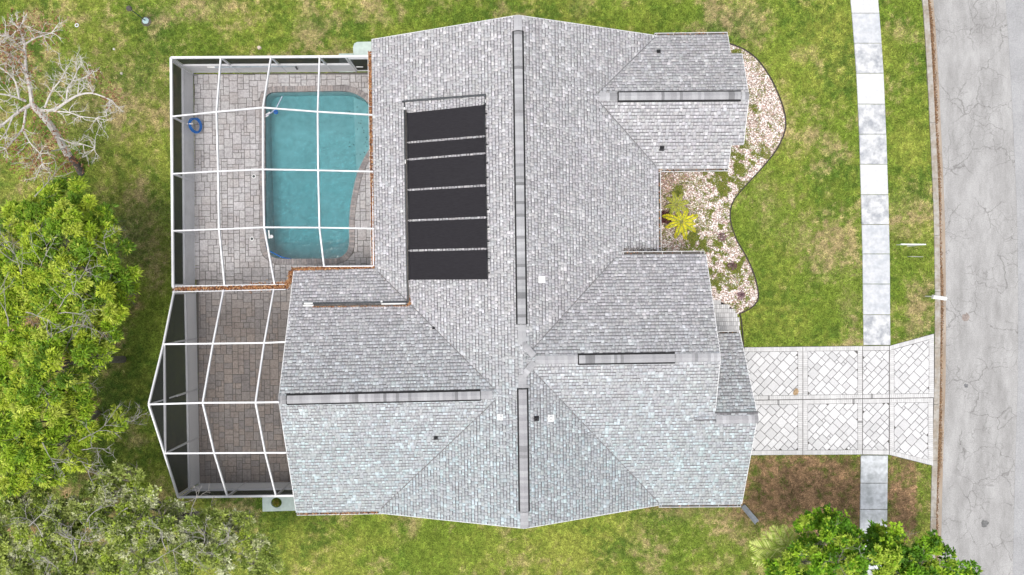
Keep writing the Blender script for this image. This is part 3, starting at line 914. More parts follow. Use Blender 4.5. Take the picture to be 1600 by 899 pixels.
# drip edges along the rakes, a pale metal strip
def drip(sl, t0, t1, end, w=0.018):
    p = sl.ends(t0 + 1e-3)[end]; q = sl.ends(t1 - 1e-3)[end]
    sd = sl.d * (1 if end else -1)
    mb = MB(); n = sl.n
    a = [p - sd * w, p + sd * 0.012, q + sd * 0.012, q - sd * w]
    mb.hexa([k - n * 0.15 for k in a] if False else [k + n * (-0.16) for k in a], [k + n * 0.020 for k in a])
    mb.build('rake_trim', M['trim'], house)
for k, t0, t1, e in [('main_w', 0, 1, 0), ('main_e', 0, 1, 0), ('main_w', .02, 1, 1), ('main_e', .02, 1, 1), ('west_n', 0, 1, 0), ('west_s', 0, 1, 0),
                     ('north_n', 0, .30, 1), ('north_n', .32, 1, 1), ('north_s', 0, .33, 1), ('north_s', .34, 1, 1), ('east_n', 0, 1, 1), ('east_s', 0, .635, 1), ('east_s', .65, 1, 1), ('garage_n', 0, 1, 1)]:
    drip(S[k], t0, t1, e)

# ridge caps and ridge vents
def cap_run(p, q, w=0.19, lift=0.035, dz=0.066, n_pitch=0.145, gain=1.14):
    """overlapping cap shingles bent over the ridge from p to q"""
    mb = MB(); d = (q - p); L = d.length; d.normalize(); sd = Vector((-d.y, d.x, 0)).normalized()
    n = int(L / n_pitch)
    for k in range(n):
        a = p + d * (L * k / n); b = p + d * (L * (k + 1) / n + 0.012)
        l0, l1 = lift + 0.012, lift + 0.002
        r = random.random()
        g = random.uniform(.27, .33) if r < .66 else (random.uniform(.33, .39) if r < .88 else random.uniform(.16, .23))
        g *= gain
        c = (g, g, g * 1.03)
        def tri(m, l): return [m + sd * w + Vector((0, 0, l - dz)), m + Vector((0, 0, l)), m - sd * w + Vector((0, 0, l - dz))]
        A, B = tri(a, l0), tri(b, l1)
        mb.add(A + B, [(0, 3, 4, 1), (1, 4, 5, 2), (0, 1, 2)], c)
    return mb
def ridge_point(a, b, px, horiz):
    t = (px - (a[0] if horiz else a[1])) / ((b[0] - a[0]) if horiz else (b[1] - a[1]))
    return t
def ridge(zr, pa, pb, segs, horiz):
    """segs: list of (from px, to px, kind)"""
    for a, b, kind in segs:
        ta, tb = ridge_point(pa, pb, a, horiz), ridge_point(pa, pb, b, horiz)
        P = W(pa[0] + (pb[0] - pa[0]) * ta, pa[1] + (pb[1] - pa[1]) * ta, zr); Q = W(pa[0] + (pb[0] - pa[0]) * tb, pa[1] + (pb[1] - pa[1]) * tb, zr)
        if kind == 'cap':
            tag(cap_run(P, Q).build('ridge_cap', M['shingle'], house), kind='stuff')
        else:
            d = (Q - P).normalized(); sd = Vector((-d.y, d.x, 0)).normalized()
            mb = MB()
            def sec(m): return [m + sd * .268 + Vector((0, 0, -.100)), m + sd * .268 + Vector((0, 0, -.050)), m + Vector((0, 0, .045)), m - sd * .268 + Vector((0, 0, -.050)), m - sd * .268 + Vector((0, 0, -.100))]
            A, B = sec(P), sec(Q)
            mb.add(A + B, [(i, i + 1, i + 6, i + 5) for i in range(4)] + [(0, 1, 2, 3, 4)[::-1], (5, 6, 7, 8, 9)])
            v = mb.build('ridge_vent', M['vent_black'], house)
            c = cap_run(P + d * .05, Q - d * .03, w=0.19, lift=0.085, dz=0.066, gain=1.05)
            tag(c.build('vent_cap', M['shingle'], v), kind='stuff')
ridge(ZR, (809, 24), (819.5, 826), [(24.5, 47, 'cap'), (48, 507, 'vent'), (508, 538, 'cap'), (586, 606, 'cap'), (607, 800, 'vent'), (801, 825.5, 'cap')], False)
ridge(ZW, (435, 625), (795, 617), [(435.5, 446, 'cap'), (447, 751, 'vent'), (752, 769, 'cap')], True)
ridge(ZR - .02, (822, 563), (1126, 558.5), [(836, 902, 'cap'), (903, 1055, 'vent'), (1056, 1125.5, 'cap')], True)
ridge(ZB, (900, 151.5), (1170, 149.5), [(936, 964, 'cap'), (965, 1158, 'vent'), (1159, 1170, 'cap')], True)
ridge(ZD, (1085, 657), (1185, 655.5), [(1119, 1184.5, 'cap')], True)
# the kinked caps where three ridges meet
for a, b in (((816, 536), (834, 556)), ((835, 566), (818, 587))):
    tag(cap_run(W(*a, ZR + .0), W(*b, ZR + .0), w=.15, dz=.05).build('ridge_cap', M['shingle'], house), kind='stuff')

# valley strips: a slightly darker woven line
def valley(pa, za, pb, zb):
    A, B = W(*pa, za), W(*pb, zb)
    mb = MB(); mb.bar(A + Vector((0, 0, .02)), B + Vector((0, 0, .02)), 0.055, 0.012, (0.20, 0.20, 0.205))
    mb.build('valley_strip', M['shingle'], house)
def vline(k1, k2, za, zb):
    """line where two roof planes meet between heights za and zb"""
    a, b = S[k1], S[k2]
    out = []
    for z in (za, zb):
        A = np.array([[a.n.x, a.n.y], [b.n.x, b.n.y]]); c = np.array([a.n.dot(a.o) - a.n.z * z, b.n.dot(b.o) - b.n.z * z])
        x, y = np.linalg.solve(A, c); out.append(Vector((x, y, z)))
    return out
for k1, k2, za, zb in [('main_w', 'west_n', 2.75, 5.0), ('main_w', 'west_s', 2.75, 5.0), ('main_e', 'north_n', 2.75, 3.95), ('main_e', 'north_s', 2.75, 3.95), ('main_e', 'east_n', 3.65, 5.4), ('main_e', 'east_s', 2.75, 5.4)]:
    p, q = vline(k1, k2, za, zb)
    mb = MB(); mb.bar(p + Vector((0, 0, .022)), q + Vector((0, 0, .022)), 0.06, 0.012, (0.19, 0.19, 0.195)); mb.build('valley_strip', M['shingle'], house)

# walls under the roof, gable ends included
def gable_wall(axis, lo, hi, c0, c1, ridge_c, ze, zr, name='wall'):
    """pentagon section across, extruded along axis"""
    mb = MB(); sec = [(c0, 0), (c1, 0), (c1, ze), (ridge_c, zr), (c0, ze)]
    f = (lambda a, c, z: (a, c, z)) if axis == 'x' else (lambda a, c, z: (c, a, z))
    A = [f(lo, c, z) for c, z in sec]; B = [f(hi, c, z) for c, z in sec]
    mb.hexa(A, B)
    return mb.build(name, M['stucco'], house)
X = lambda u, z: W(u, 0, z).x
Y = lambda v, z: W(0, v, z).y
OH = 0.42
gable_wall('y', Y(803, ZE) + OH, Y(57, ZE) - OH, X(586, ZE) + OH, X(1029, ZE) - OH, X(814, ZR), 2.62, 5.25)
gable_wall('x', X(461, ZE) + OH, 0.2, Y(800, ZE) + OH, Y(422, ZE) - OH, Y(622, ZW), 2.60, 4.85)
gable_wall('x', 3.0, X(1137, ZE) - OH, Y(264, ZE) + OH, Y(57, ZE) - OH - .01, Y(150, ZB), 2.61, 3.80)
gable_wall('x', X(1135, ZE), X(1158, ZE) - OH * .6, Y(232, ZE) + .25, Y(82, ZE) - .25, Y(150, ZB), 2.9, 3.78, 'bay_wall')
gable_wall('x', 2.5, 9.35, Y(787, ZE) + OH, Y(398, 3.58) - OH, Y(560, ZR), 2.63, 5.2)
gable_wall('x', 9.0, X(1158, ZE) - OH, Y(787, ZE) + OH + .01, Y(522, 2.9) - OH, Y(656, ZD), 2.60, 4.25, 'garage_wall')
# garage door, entry door, sliding doors and windows in those walls
gx = X(1158, ZE) - OH + .004
gd = MB(); gd.box((gx, Y(745, ZE), 0.02), (gx + .05, Y(585, ZE), 2.2)); g = gd.build('garage_door', M['door_white'], house)
for i in range(4):
    mb = MB(); mb.box((gx + .05, Y(743, ZE), .06 + i * .54), (gx + .065, Y(587, ZE), .06 + i * .54 + .48)); mb.build('door_panel', M['door_white'], g)
def window(lo, hi, name='window'):
    mb = MB(); mb.box(lo, hi); w = mb.build(name, M['door_white'], house)
    lo2, hi2 = list(lo), list(hi)
    ax = 0 if abs(hi[0] - lo[0]) < abs(hi[1] - lo[1]) else 1
    for k in range(3):
        if k == ax: lo2[k] -= .01; hi2[k] += .01
        else: lo2[k] += .07; hi2[k] -= .07
    mb = MB(); mb.box(lo2, hi2); mb.build('pane', M['glass'], w)
mx = X(586, ZE) + OH
window((mx - .05, Y(380, ZE), .08), (mx - .004, Y(300, ZE), 2.15), 'sliding_door')
window((mx - .05, Y(270, ZE), .9), (mx - .004, Y(200, ZE), 2.1))
wx = X(461, ZE) + OH
window((wx - .05, Y(760, ZE), .9), (wx - .004, Y(690, ZE), 2.1))
window((wx - .05, Y(620, ZE), .08), (wx - .004, Y(520, ZE), 2.15), 'sliding_door')
bx = X(1158, ZE) - OH * .6
window((bx + .004, Y(205, ZE), .9), (bx + .05, Y(110, ZE), 2.1))
window((9.354, Y(450, ZE), .06), (9.40, Y(480, ZE), 2.1), 'front_door')

# gutters: open channels with an outer lip
def gutter(p, q, out, w=0.125, h=0.11, zoff=-0.02, leaf=0.0, drop=True, lip=0.022):
    """p-q: roof edge line, out: outward unit vector"""
    p, q, out = Vector(p), Vector(q), Vector(out).normalized()
    d = (q - p).normalized(); z = Vector((0, 0, 1))
    mb = MB()
    a = p + out * 0.004 + z * zoff; b = q + out * 0.004 + z * zoff
    def slab_(o0, o1, z0, z1):
        P4 = [a + out * o0, b + out * o0, b + out * o1, a + out * o1]
        cr = (P4[1] - P4[0]).cross(P4[2] - P4[1]).z
        if cr < 0: P4 = P4[::-1]
        mb.hexa([k + z * z0 for k in P4], [k + z * z1 for k in P4])
    slab_(0, .008, -h, -.01); slab_(.008, w - lip, -h, -h + .008); slab_(w - lip, w, -h, 0.0)
    for e, s in ((a, 1), (b, -1)):
        e0 = e + d * s * .001
        P4 = [e0 + out * .009, e0 + out * (w - lip - .001), e0 + d * s * .012 + out * (w - lip - .001), e0 + d * s * .012 + out * .009]
        if (P4[1] - P4[0]).cross(P4[2] - P4[1]).z < 0: P4 = P4[::-1]
        mb.hexa([k + z * (-h + .009) for k in P4], [k + z * (-.004) for k in P4])
    g = mb.build('gutter', M['trim'], house)
    mb = MB(); slab_(.012, w - lip - .004, -h + .0085, -h + .03); mb.build('channel_shade', M['dead_base'], g)  # dark floor slab painting the shade inside the channel
    # hangers across the channel
    n = max(2, int((b - a).length / 0.9))
    hb = MB()
    for k in range(n + 1):
        c = a.lerp(b, (k + .12) / (n + .3)); hb.bar(c + out * .009 - z * .012, c + out * (w - lip) - z * .012, .02, .006)
    tag(hb.build('hangers', M['trim'], g), kind='stuff')
    if leaf:
        lf = MB()
        L = (b - a).length
        for _ in range(int(L * leaf)):
            c = a.lerp(b, random.random() ** 1.0) + out * random.uniform(.01, w - lip) + z * random.uniform(-.09, .01)
            leaf_quad(lf, c, random.uniform(.03, .07))
        tag(lf.build('leaf_litter', M['litter'], g), kind='stuff')
    return g
LEAFC = [(0.30, 0.12, 0.05), (0.38, 0.17, 0.07), (0.22, 0.085, 0.045), (0.44, 0.24, 0.11), (0.16, 0.07, 0.045), (0.50, 0.32, 0.17), (0.09, 0.045, 0.03)]
def leaf_quad(mb, c, s, cols=LEAFC, tilt=0.7):
    a = random.uniform(0, 6.283)
    d = Vector((math.cos(a), math.sin(a), random.uniform(-tilt, tilt))).normalized()
    e = d.cross(Vector((random.uniform(-tilt, tilt), random.uniform(-tilt, tilt), 1))).normalized()
    col = random.choice(cols); k = random.uniform(.75, 1.2)
    mb.add([c - d * s, c - e * s * .45, c + d * s, c + e * s * .45], [(0, 1, 2, 3)], tuple(v * k for v in col))
gutter(W(463.5, 802, ZE), W(598, 799.5, ZE), (0, -1, 0), leaf=60)
gutter(W(1030, 789.5, ZE), W(1158, 788.7, ZE), (0, -1, 0), leaf=3)
gutter(W(1023, 55.5, ZE), W(1137, 54, ZE), (0, 1, 0), leaf=10)
gutter(W(1034, 264.5, ZE), W(1138, 263.2, ZE), (0, -1, 0), leaf=8)
gutter(W(1028.5, 266, ZE), W(1029.6, 392, ZE), (1, 0, 0), leaf=12)
gutter(W(971, 398.5, 3.58), W(1101, 397.3, 3.58), (0, 1, 0), w=.16, leaf=4)
gutter(W(1122, 522, 2.9), W(1155, 521.4, 2.9), (0, 1, 0), leaf=4)
# super gutter between house and pool cage, packed with leaves
gutter(W(580.6, 80, ZE), W(586, 420, ZE), (-1, 0, 0), w=.20, leaf=420)
gutter(W(588, 420.2, ZE), W(455, 422.5, ZE), (0, 1, 0), w=.17, leaf=520)

def litter_pile(name, pts, w, h, n, label, parent=None, cols=LEAFC, size=(.03, .07)):
    mb = MB(); pts = [Vector(p) for p in pts]
    seg = [(pts[i + 1] - pts[i]).length for i in range(len(pts) - 1)]; T = sum(seg)
    for _ in range(n):
        s = random.random() * T
        for i, l in enumerate(seg):
            if s <= l: break
            s -= l
        d = (pts[i + 1] - pts[i]); sd = Vector((-d.y, d.x, 0)).normalized()
        r = random.gauss(0, .45)
        c = pts[i] + d * (s / max(l, 1e-6)) + sd * r * w + Vector((0, 0, random.uniform(0, h) * max(0, 1 - abs(r))))
        leaf_quad(mb, c, random.uniform(*size), cols)
    o = mb.build(name, M['litter'], parent)
    return tag(o, label, 'leaves' if parent is None else None, kind='stuff')

VALLEY_COLS = [(.16, .10, .06), (.22, .14, .08), (.10, .07, .05), (.13, .12, .11)]
for k1, k2, za, zb, cnt in [('main_w', 'west_n', 2.75, 4.9, 60), ('main_w', 'west_s', 2.75, 4.9, 40), ('main_e', 'north_s', 2.75, 3.9, 30), ('main_e', 'east_n', 3.65, 5.3, 40), ('main_e', 'east_s', 2.75, 5.3, 40)]:
    p, q = vline(k1, k2, za, zb)
    litter_pile('valley_litter', [p + Vector((0, 0, .03)), q + Vector((0, 0, .03))], .10, .01, cnt, None, house, VALLEY_COLS, (.015, .04))
p = S['main_e'].hit(974, 390, .02); q = S['main_e'].hit(1026, 391, .02)
litter_pile('valley_litter', [p, q], .14, .02, 240, None, house, [(.07, .065, .06), (.11, .10, .09), (.16, .13, .11)], (.02, .05))

# pipe vents and small things that pierce the roof
def roof_pipe(key, u, v, r, h, m, name='vent_pipe'):
    p = S[key].hit(u, v)
    mb = MB(); mb.lathe(p + Vector((0, 0, -.05)), [(r, 0), (r, h + .05), (r * .7, h + .05), (r * .7, h - .05)], 14)
    o = mb.build(name, m, house)
    f = MB(); n = S[key].n
    q = Matrix.Rotation(0, 3, 'Z')
    x = n.cross(Vector((0, 1, 0))).normalized(); y = n.cross(x)
    c = p + n * .03
    f.hexa([c + x * a + y * b for a, b in ((-r * 2, -r * 2), (r * 2, -r * 2), (r * 2, r * 2), (-r * 2, r * 2))][::-1], [c + n * .012 + x * a + y * b for a, b in ((-r * 2, -r * 2), (r * 2, -r * 2), (r * 2, r * 2), (-r * 2, r * 2))][::-1])
    f.build('flashing', m, o)
def roof_box(key, u, v, s, h, m, name='roof_vent'):
    p = S[key].hit(u, v); n = S[key].n
    mb = MB()
    lo = [p + Vector((a * s, b * s, -.08)) for a, b in ((-1, -1), (1, -1), (1, 1), (-1, 1))]
    hi = [p + Vector((a * s * .88, b * s * .88, h)) for a, b in ((-1, -1), (1, -1), (1, 1), (-1, 1))]
    mb.hexa(lo, hi); o = mb.build(name, m, house)
    c = MB(); c.box((p.x - s * 1.05, p.y - s * 1.05, p.z + h + .001), (p.x + s * 1.05, p.y + s * 1.05, p.z + h + .03)); c.build('vent_hood', m, o)
roof_box('main_e', 846.5, 437, .15, .12, M['pvc'])
roof_pipe('main_w', 782, 652, .07, .25, M['pvc'])
roof_pipe('main_e', 860.5, 653.5, .08, .25, M['pvc'])
roof_pipe('main_e', 838, 654, .06, .22, M['black_rubber'])
roof_pipe('west_s', 681, 684, .05, .22, M['black_rubber'])
roof_pipe('north_n', 1029, 81, .05, .22, M['black_rubber'])
roof_pipe('north_s', 1034, 232, .06, .22, M['black_rubber'])
roof_pipe('west_n', 678, 513, .035, .15, M['black_rubber'])

# ------------------------------------------------------------------ solar pool heater on the west slope
SW_ = S['main_w']
ls = [(177, 164), (223, 213), (249.5, 239.5), (297, 290), (345, 340), (392, 389), (437.5, 436.8)]
lu = lambda v: float(np.interp(v, [177, 437], [636.5, 639.5])); ru = lambda v: float(np.interp(v, [164, 437], [757, 761.5]))
place = ['topmost black solar mat of the row, nearest the top pipe', 'narrow black solar mat, about half as wide as the others', 'third black solar mat from the top, just below the narrow one',
         'fourth black solar mat from the top of the row', 'fifth black solar mat, second from the bottom', 'lowest black solar mat of the row, nearest the valley']
for i in range(6):
    (a0, b0), (a1, b1) = ls[i], ls[i + 1]
    gap = 1.7
    a0 += gap if i else 0; b0 += gap if i else 0; a1 -= gap if i < 5 else 0; b1 -= gap if i < 5 else 0
    q = [SW_.hit(lu(a0), a0, .06), SW_.hit(ru(b0), b0, .06), SW_.hit(ru(b1), b1, .06), SW_.hit(lu(a1), a1, .06)]
    n = SW_.n
    root = empty('solar_panel', q[3], place[i], 'solar panel', 'solar mats on the roof')
    mb = MB()
    # the mat: a sheet of parallel tubes running up the slope
    wid = (q[3] - q[0]).length; nt = max(6, int(wid / .045))
    for k in range(nt):
        t0, t1 = k / nt, (k + .8) / nt
        A0, A1 = q[0].lerp(q[3], t0), q[0].lerp(q[3], t1); B0, B1 = q[1].lerp(q[2], t0), q[1].lerp(q[2], t1)
        Am, Bm = q[0].lerp(q[3], (t0 + t1) / 2) + n * .016, q[1].lerp(q[2], (t0 + t1) / 2) + n * .016
        mb.add([A0, Am, A1, B0, Bm, B1], [(0, 1, 4, 3)[::-1], (1, 2, 5, 4)[::-1]])
    dn = n * .012
    mb.hexa([q[3] - dn * 3, q[2] - dn * 3, q[1] - dn * 3, q[0] - dn * 3], [q[3] - n * .004, q[2] - n * .004, q[1] - n * .004, q[0] - n * .004])
    mb.build('mat', M['solar'], root)
    for (s, e) in ((q[0], q[3]), (q[1], q[2])):
        h = MB(); dd = (e - s).normalized(); h.tube([s - dd * .02 + n * .01, e + dd * .02 + n * .01], .035, 8); h.build('header_pipe', M['black_rubber'], root, smooth=True)
    for t in ([.3, .78] if i != 1 else [.5]):
        c = MB(); p = q[1].lerp(q[2], t); o = (q[1] - q[0]).normalized()
        c.bar(p + n * .01, p + o * .13 + n * .01, .06, .05, up=tuple(n))
        c.build('clamp', M['black_rubber'], root)

def on(u, v, h=.06): return SW_.hit(u, v, h)
def pipe_thing(name, pts, r, m, label, parts=()):
    root = empty(name, pts[0], label, 'pipe')
    mb = MB(); mb.tube(pts, r, 8); mb.build('pipe', m, root, smooth=True)
    for nm, p2, r2, m2 in parts:
        mb = MB(); mb.tube(p2, r2, 8); mb.build(nm, m2, root, smooth=True)
    return root
pipe_thing('feed_pipe', [on(632, 168), on(632, 158.5), on(757.5, 148.5), on(758, 164)], .05, M['darkgrey'], 'dark pipe running along the top of the solar mats',
           [('elbow', [on(628.5, 159), on(636, 158.2)], .05, M['darkgrey']), ('elbow', [on(757.5, 147), on(757.7, 152)], .05, M['darkgrey']), ('coupling', [on(757.8, 156), on(757.9, 161)], .045, M['pvc'])])
pipe_thing('return_pipe', [on(632, 168), on(633.5, 300), on(636, 440), on(637.5, 466), on(637.8, 474)], .042, M['darkgrey'], 'dark pipe descending beside the left ends of the solar mats',
           [('coupling', [on(632, 167), on(632, 172)], .045, M['pvc']), ('coupling', [on(633.2, 250), on(633.3, 256)], .04, M['pvc']), ('coupling', [on(634.8, 378), on(634.9, 383)], .04, M['pvc']),
            ('second_pipe', [on(634.2, 172), on(635.2, 300), on(637.2, 440), on(639, 470)], .03, M['dead_base'])])
litter_pile('leaf_litter', [on(633.4, 180, .02), on(634.5, 300, .02), on(637, 440, .02), on(639, 476, .02)], .05, .05, 420, 'brown leaves caught along the pipes beside the solar mats', None, LEAFC, (.02, .045))
WN = S['west_n']
def onw(u, v, h=.06): return WN.hit(u, v, h)
pipe_thing('header_run', [onw(637.5, 472), onw(556, 473.2), onw(473, 474.6)], .048, M['darkgrey'], 'long dark pipe lying across the west wing slope below the solar mats',
           [('second_pipe', [onw(636, 476.2), onw(560, 477), onw(474, 478)], .035, M['dead_base']), ('white_sleeve', [onw(475, 474.4, .07), onw(489, 474.1, .07)], .052, M['pvc']), ('white_sleeve', [onw(474, 477.8, .07), onw(490, 477.4, .07)], .045, M['pvc']),
            ('white_sleeve', [onw(596, 475.2, .075), onw(634, 474.6, .075)], .045, M['pvc']), ('coupling', [onw(595, 471.5, .07), onw(598, 471.4, .07)], .065, M['pvc'])])
litter_pile('leaf_litter', [onw(489, 479.5, .02), onw(560, 478.5, .02), onw(640, 477.5, .02)], .06, .06, 420, 'rusty leaves heaped against the pipe on the west wing', None, LEAFC, (.02, .05))
litter_pile('leaf_litter', [on(638, 462, .02), on(641, 476, .02)], .12, .06, 160, 'small clump of brown leaves in the valley by the pipe corner', None, LEAFC, (.02, .05))

# ------------------------------------------------------------------ the screened pool cage
cage = tag(empty('pool_cage', W(310, 450)), 'white aluminium screen enclosure over the pool and patio', 'screen enclosure')
ZC = 2.55
def beam(p, q, w=.10, h=.12, name='beam', m=None):
    mb = MB(); mb.bar(p, q, w, h); return mb.build(name, m or M['alu'], cage)
NW, SW0, SW1, SWB = W(267.5, 90.5, ZC), W(270.5, 449, ZC), W(272, 455.5, ZC), W(278.5, 777, ZC)
NE = W(579, 88.5, ZC); SEB = W(462, 774.5, ZC)
# eave beams
beam(NW, NE, .105, .12); beam(NW, SW0, .105, .12)
beam(SWB, SEB, .10, .12)
# upper roof: hipped at its two ends, ridge over the second beam
us = [268.5, 339, 411, 497, 582]
rows_ = {}
for key, vv, zz in [('p1', [182.5, 175.3, 168.5, 175, 180], [ZC, 3.35, 4.05, 3.4, 2.72]), ('p2', [272, 268, 265, 266.5, 268.5], [ZC, 3.35, 4.05, 3.4, 2.72]), ('p3', [361, 358.5, 355.5, 356, 357.5], [ZC, 3.3, 4.0, 3.35, 2.72])]:
    uu = {'p1': [268.5, 338.5, 411, 496.5, 582], 'p2': [270, 341, 411, 497.3, 583], 'p3': [270.5, 342.5, 413, 499.3, 584.5]}[key]
    rows_[key] = [W(a, b, c) for a, b, c in zip(uu, vv, zz)]
rows_['n'] = [NW, W(345, 90, ZC), W(423.5, 89.5, ZC), W(499.5, 89, ZC), NE]
rows_['s'] = [SW0, W(351, 446.5, ZC), W(429, 443, ZC), W(506.5, 416.5, ZC + .12), W(583, 416, ZC + .12)]
order = ['n', 'p1', 'p2', 'p3', 's']
for key in ('p1', 'p2', 'p3'):
    r = rows_[key]
    for a, b in zip(r[:-1], r[1:]): beam(a, b, .07, .10, 'purlin')
for i in (1, 2, 3):
    for a, b in zip(order[:-1], order[1:]): beam(rows_[a][i] + Vector((0, 0, -.004)), rows_[b][i] + Vector((0, 0, -.004)), .072, .11, 'rafter')
beam(rows_['n'][4] + Vector((0.05, 0, 0)), rows_['s'][4] + Vector((0.02, 0, 0)), .05, .10, 'eave_rail')
beam(rows_['s'][3], rows_['s'][4], .05, .09, 'eave_rail')
for a, b in zip(order[:-1], order[1:]):
    for i in range(4):
        mb = MB(); dz = Vector((0, 0, -.03)); q = [rows_[a][i], rows_[a][i + 1], rows_[b][i + 1], rows_[b][i]]
        mb.poly([p + dz for p in q][::-1]); mb.build('roof_screen', M['roof_screen'], cage)
# lower roof: a gable with its ridge towards the house
ridge_l = [W(232.5, 632, 5.25), W(317, 629.5, 5.25), W(399.5, 629, 5.25), W(436, 628.5, 5.25)]
mid_n = [W(255.5, 538, 3.95), W(333, 537, 3.95), W(413, 536, 3.95), W(446, 534.5, 3.95)]
mid_s = [W(257, 708.5, 3.90), W(335, 708, 3.90), W(414.5, 707.5, 3.90), W(447, 707.5, 3.90)]
eav_n = [SW1, W(349.5, 453.5, ZC), W(428, 452.5, ZC), W(455, 452, ZC)]
eav_s = [SWB, W(355.5, 776, ZC), W(431.5, 775, ZC), SEB]
prof = [eav_n, mid_n, ridge_l, mid_s, eav_s]
for r, nm in ((mid_n, 'purlin'), (ridge_l, 'ridge_beam'), (mid_s, 'purlin')):
    for a, b in zip(r[:-1], r[1:]): beam(a, b, .075, .10, nm)
for i in (0, 1, 2):
    for a, b in zip(prof[:-1], prof[1:]): beam(a[i] + Vector((0, 0, -.004)), b[i] + Vector((0, 0, -.004)), .072, .11, 'rafter')
for a, b in zip(prof[:-1], prof[1:]):
    for i in range(3):
        mb = MB(); dz = Vector((0, 0, -.03)); q = [a[i], a[i + 1], b[i + 1], b[i]]
        mb.poly([p + dz for p in q][::-1]); mb.build('roof_screen', M['shade_screen'], cage)
# gable end tie and screen
beam(mid_n[0] + Vector((.03, 0, -.02)), mid_s[0] + Vector((.03, 0, -.02)), .09, .09, 'gable_tie')
mb = MB(); off = Vector((-.045, 0, 0)); mb.poly([p + off for p in (SW1, mid_n[0], ridge_l[0], mid_s[0], SWB)]); mb.build('gable_screen', M['wall_screen'], cage)
# walls: posts, chair rail, grey kick panel, dense screen above it
bNW, bSW = W(303.3, 116, 0), W(310, 756.5, 0)
ZRAIL = 1.27
def wall(top0, top1, stations, inward, panel_m, lapped, zb=0.0):
    """vertical wall below the line top0-top1; stations are fractions for posts"""
    inward = Vector(inward)
    d = (top1 - top0); L = d.length
    g0, g1 = Vector((top0.x, top0.y, zb)), Vector((top1.x, top1.y, zb))
    z = Vector((0, 0, 1))
    for s in stations:
        p = g0.lerp(g1, s); t = top0.lerp(top1, s); beam(p, t - z * .05, .085, .085, 'post')
    beam(g0 + z * ZRAIL, g1 + z * ZRAIL, .10, .07, 'chair_rail')
    beam(g0 + z * .03, g1 + z * .03, .05, .05, 'sole_plate', panel_m)
    for s0, s1 in zip(stations[:-1], stations[1:]):
        a, b = g0.lerp(g1, s0), g0.lerp(g1, s1); dd = (b - a).normalized() * .045
        a, b = a + dd, b - dd
        mb = MB(); mb.bar(a + z * (ZRAIL / 2 + .01), b + z * (ZRAIL / 2 + .01), .03, ZRAIL - .10); mb.build('kick_panel', panel_m, cage)
        if lapped:
            lp = MB()
            for k in range(5):
                zz = .12 + k * .215
                o = inward * .018
                lp.hexa(*[[p + z * h for p in pp] for pp, h in (((a + o, b + o, b + o + inward * .022, a + o + inward * .022), zz), ((a + o, b + o, b + o + inward * .004, a + o + inward * .004), zz + .20))])
            lp.build('lap_boards', panel_m, cage)
        mb = MB(); ta, tb = top0.lerp(top1, s0), top0.lerp(top1, s1)
        ow = -inward * .05; mb.poly([a + ow + z * (ZRAIL + .035), b + ow + z * (ZRAIL + .035), ow + Vector((b.x, b.y, tb.z)), ow + Vector((a.x, a.y, ta.z))]); mb.build('wall_screen', M['wall_screen'], cage)
def frac(p0, p1, pts): 
    d = p1 - p0
    return [max(0, min(1, (p - p0).dot(d) / d.length_squared)) for p in pts]
ZERO = ZP
wall(NW, SW0, [0.012] + frac(NW, SW0, [rows_['p1'][0], rows_['p2'][0], rows_['p3'][0]]) + [.99], (1, 0, 0), M['kick'], False)
wall(SW1, SWB, [0.01] + frac(SW1, SWB, [mid_n[0], ridge_l[0], mid_s[0]]) + [.99], (1, 0, 0), M['kick_lap'], True)
for p in (mid_n[0], ridge_l[0], mid_s[0]):       # posts carry on into the gable
    beam(Vector((p.x + .02, p.y, ZC)), p - Vector((-.02, 0, .08)), .07, .07, 'gable_post')
wall(SWB, SEB, [0.02] + frac(SWB, SEB, [eav_s[1], eav_s[2]]) + [.97], (0, 1, 0), M['kick_lap'], True)
beam(SW0 - Vector((0, 0, .06)), SW1 - Vector((0, 0, .06)), .10, .10, 'eave_rail')
nd = frac(NW, NE, [W(541, 89, ZC)])[0]
wall(NW, NW.lerp(NE, nd), [0.001] + [f / nd for f in frac(NW, NE, rows_['n'][1:4])] + [.995], (0, -1, 0), M['kick'], False)
# screen door at the right end of the north wall
d0, d1 = NW.lerp(NE, nd), NE
g0, g1 = Vector((d0.x, d0.y, 0)), Vector((d1.x, d1.y, 0))
beam(g1, d1 - Vector((0, 0, .05)), .08, .08, 'post')
door = MB()
dx = Vector((.06, 0, 0)); zz = Vector((0, 0, 1))
door.bar(g0 + dx + zz * 2.2, g1 - dx + zz * 2.2, .05, .09); door.bar(g0 + dx + zz * .15, g1 - dx + zz * .15, .05, .12); door.bar(g0 + dx + zz * .1, g0 + dx + zz * 2.2, .06, .05); door.bar(g1 - dx + zz * .1, g1 - dx + zz * 2.2, .06, .05)
dr = door.build('screen_door', M['alu'], cage)
mb = MB(); mb.poly([g0 + dx + zz * .2, g1 - dx + zz * .2, g1 - dx + zz * 2.15, g0 + dx + zz * 2.15]); mb.build('door_screen', M['wall_screen'], dr)
mb = MB(); mb.bar(g0 + dx * 3 + zz * 1.0 - Vector((0, .06, 0)), g0 + dx * 9 + zz * 1.0 - Vector((0, .06, 0)), .04, .04); mb.build('push_bar', M['alu'], dr)

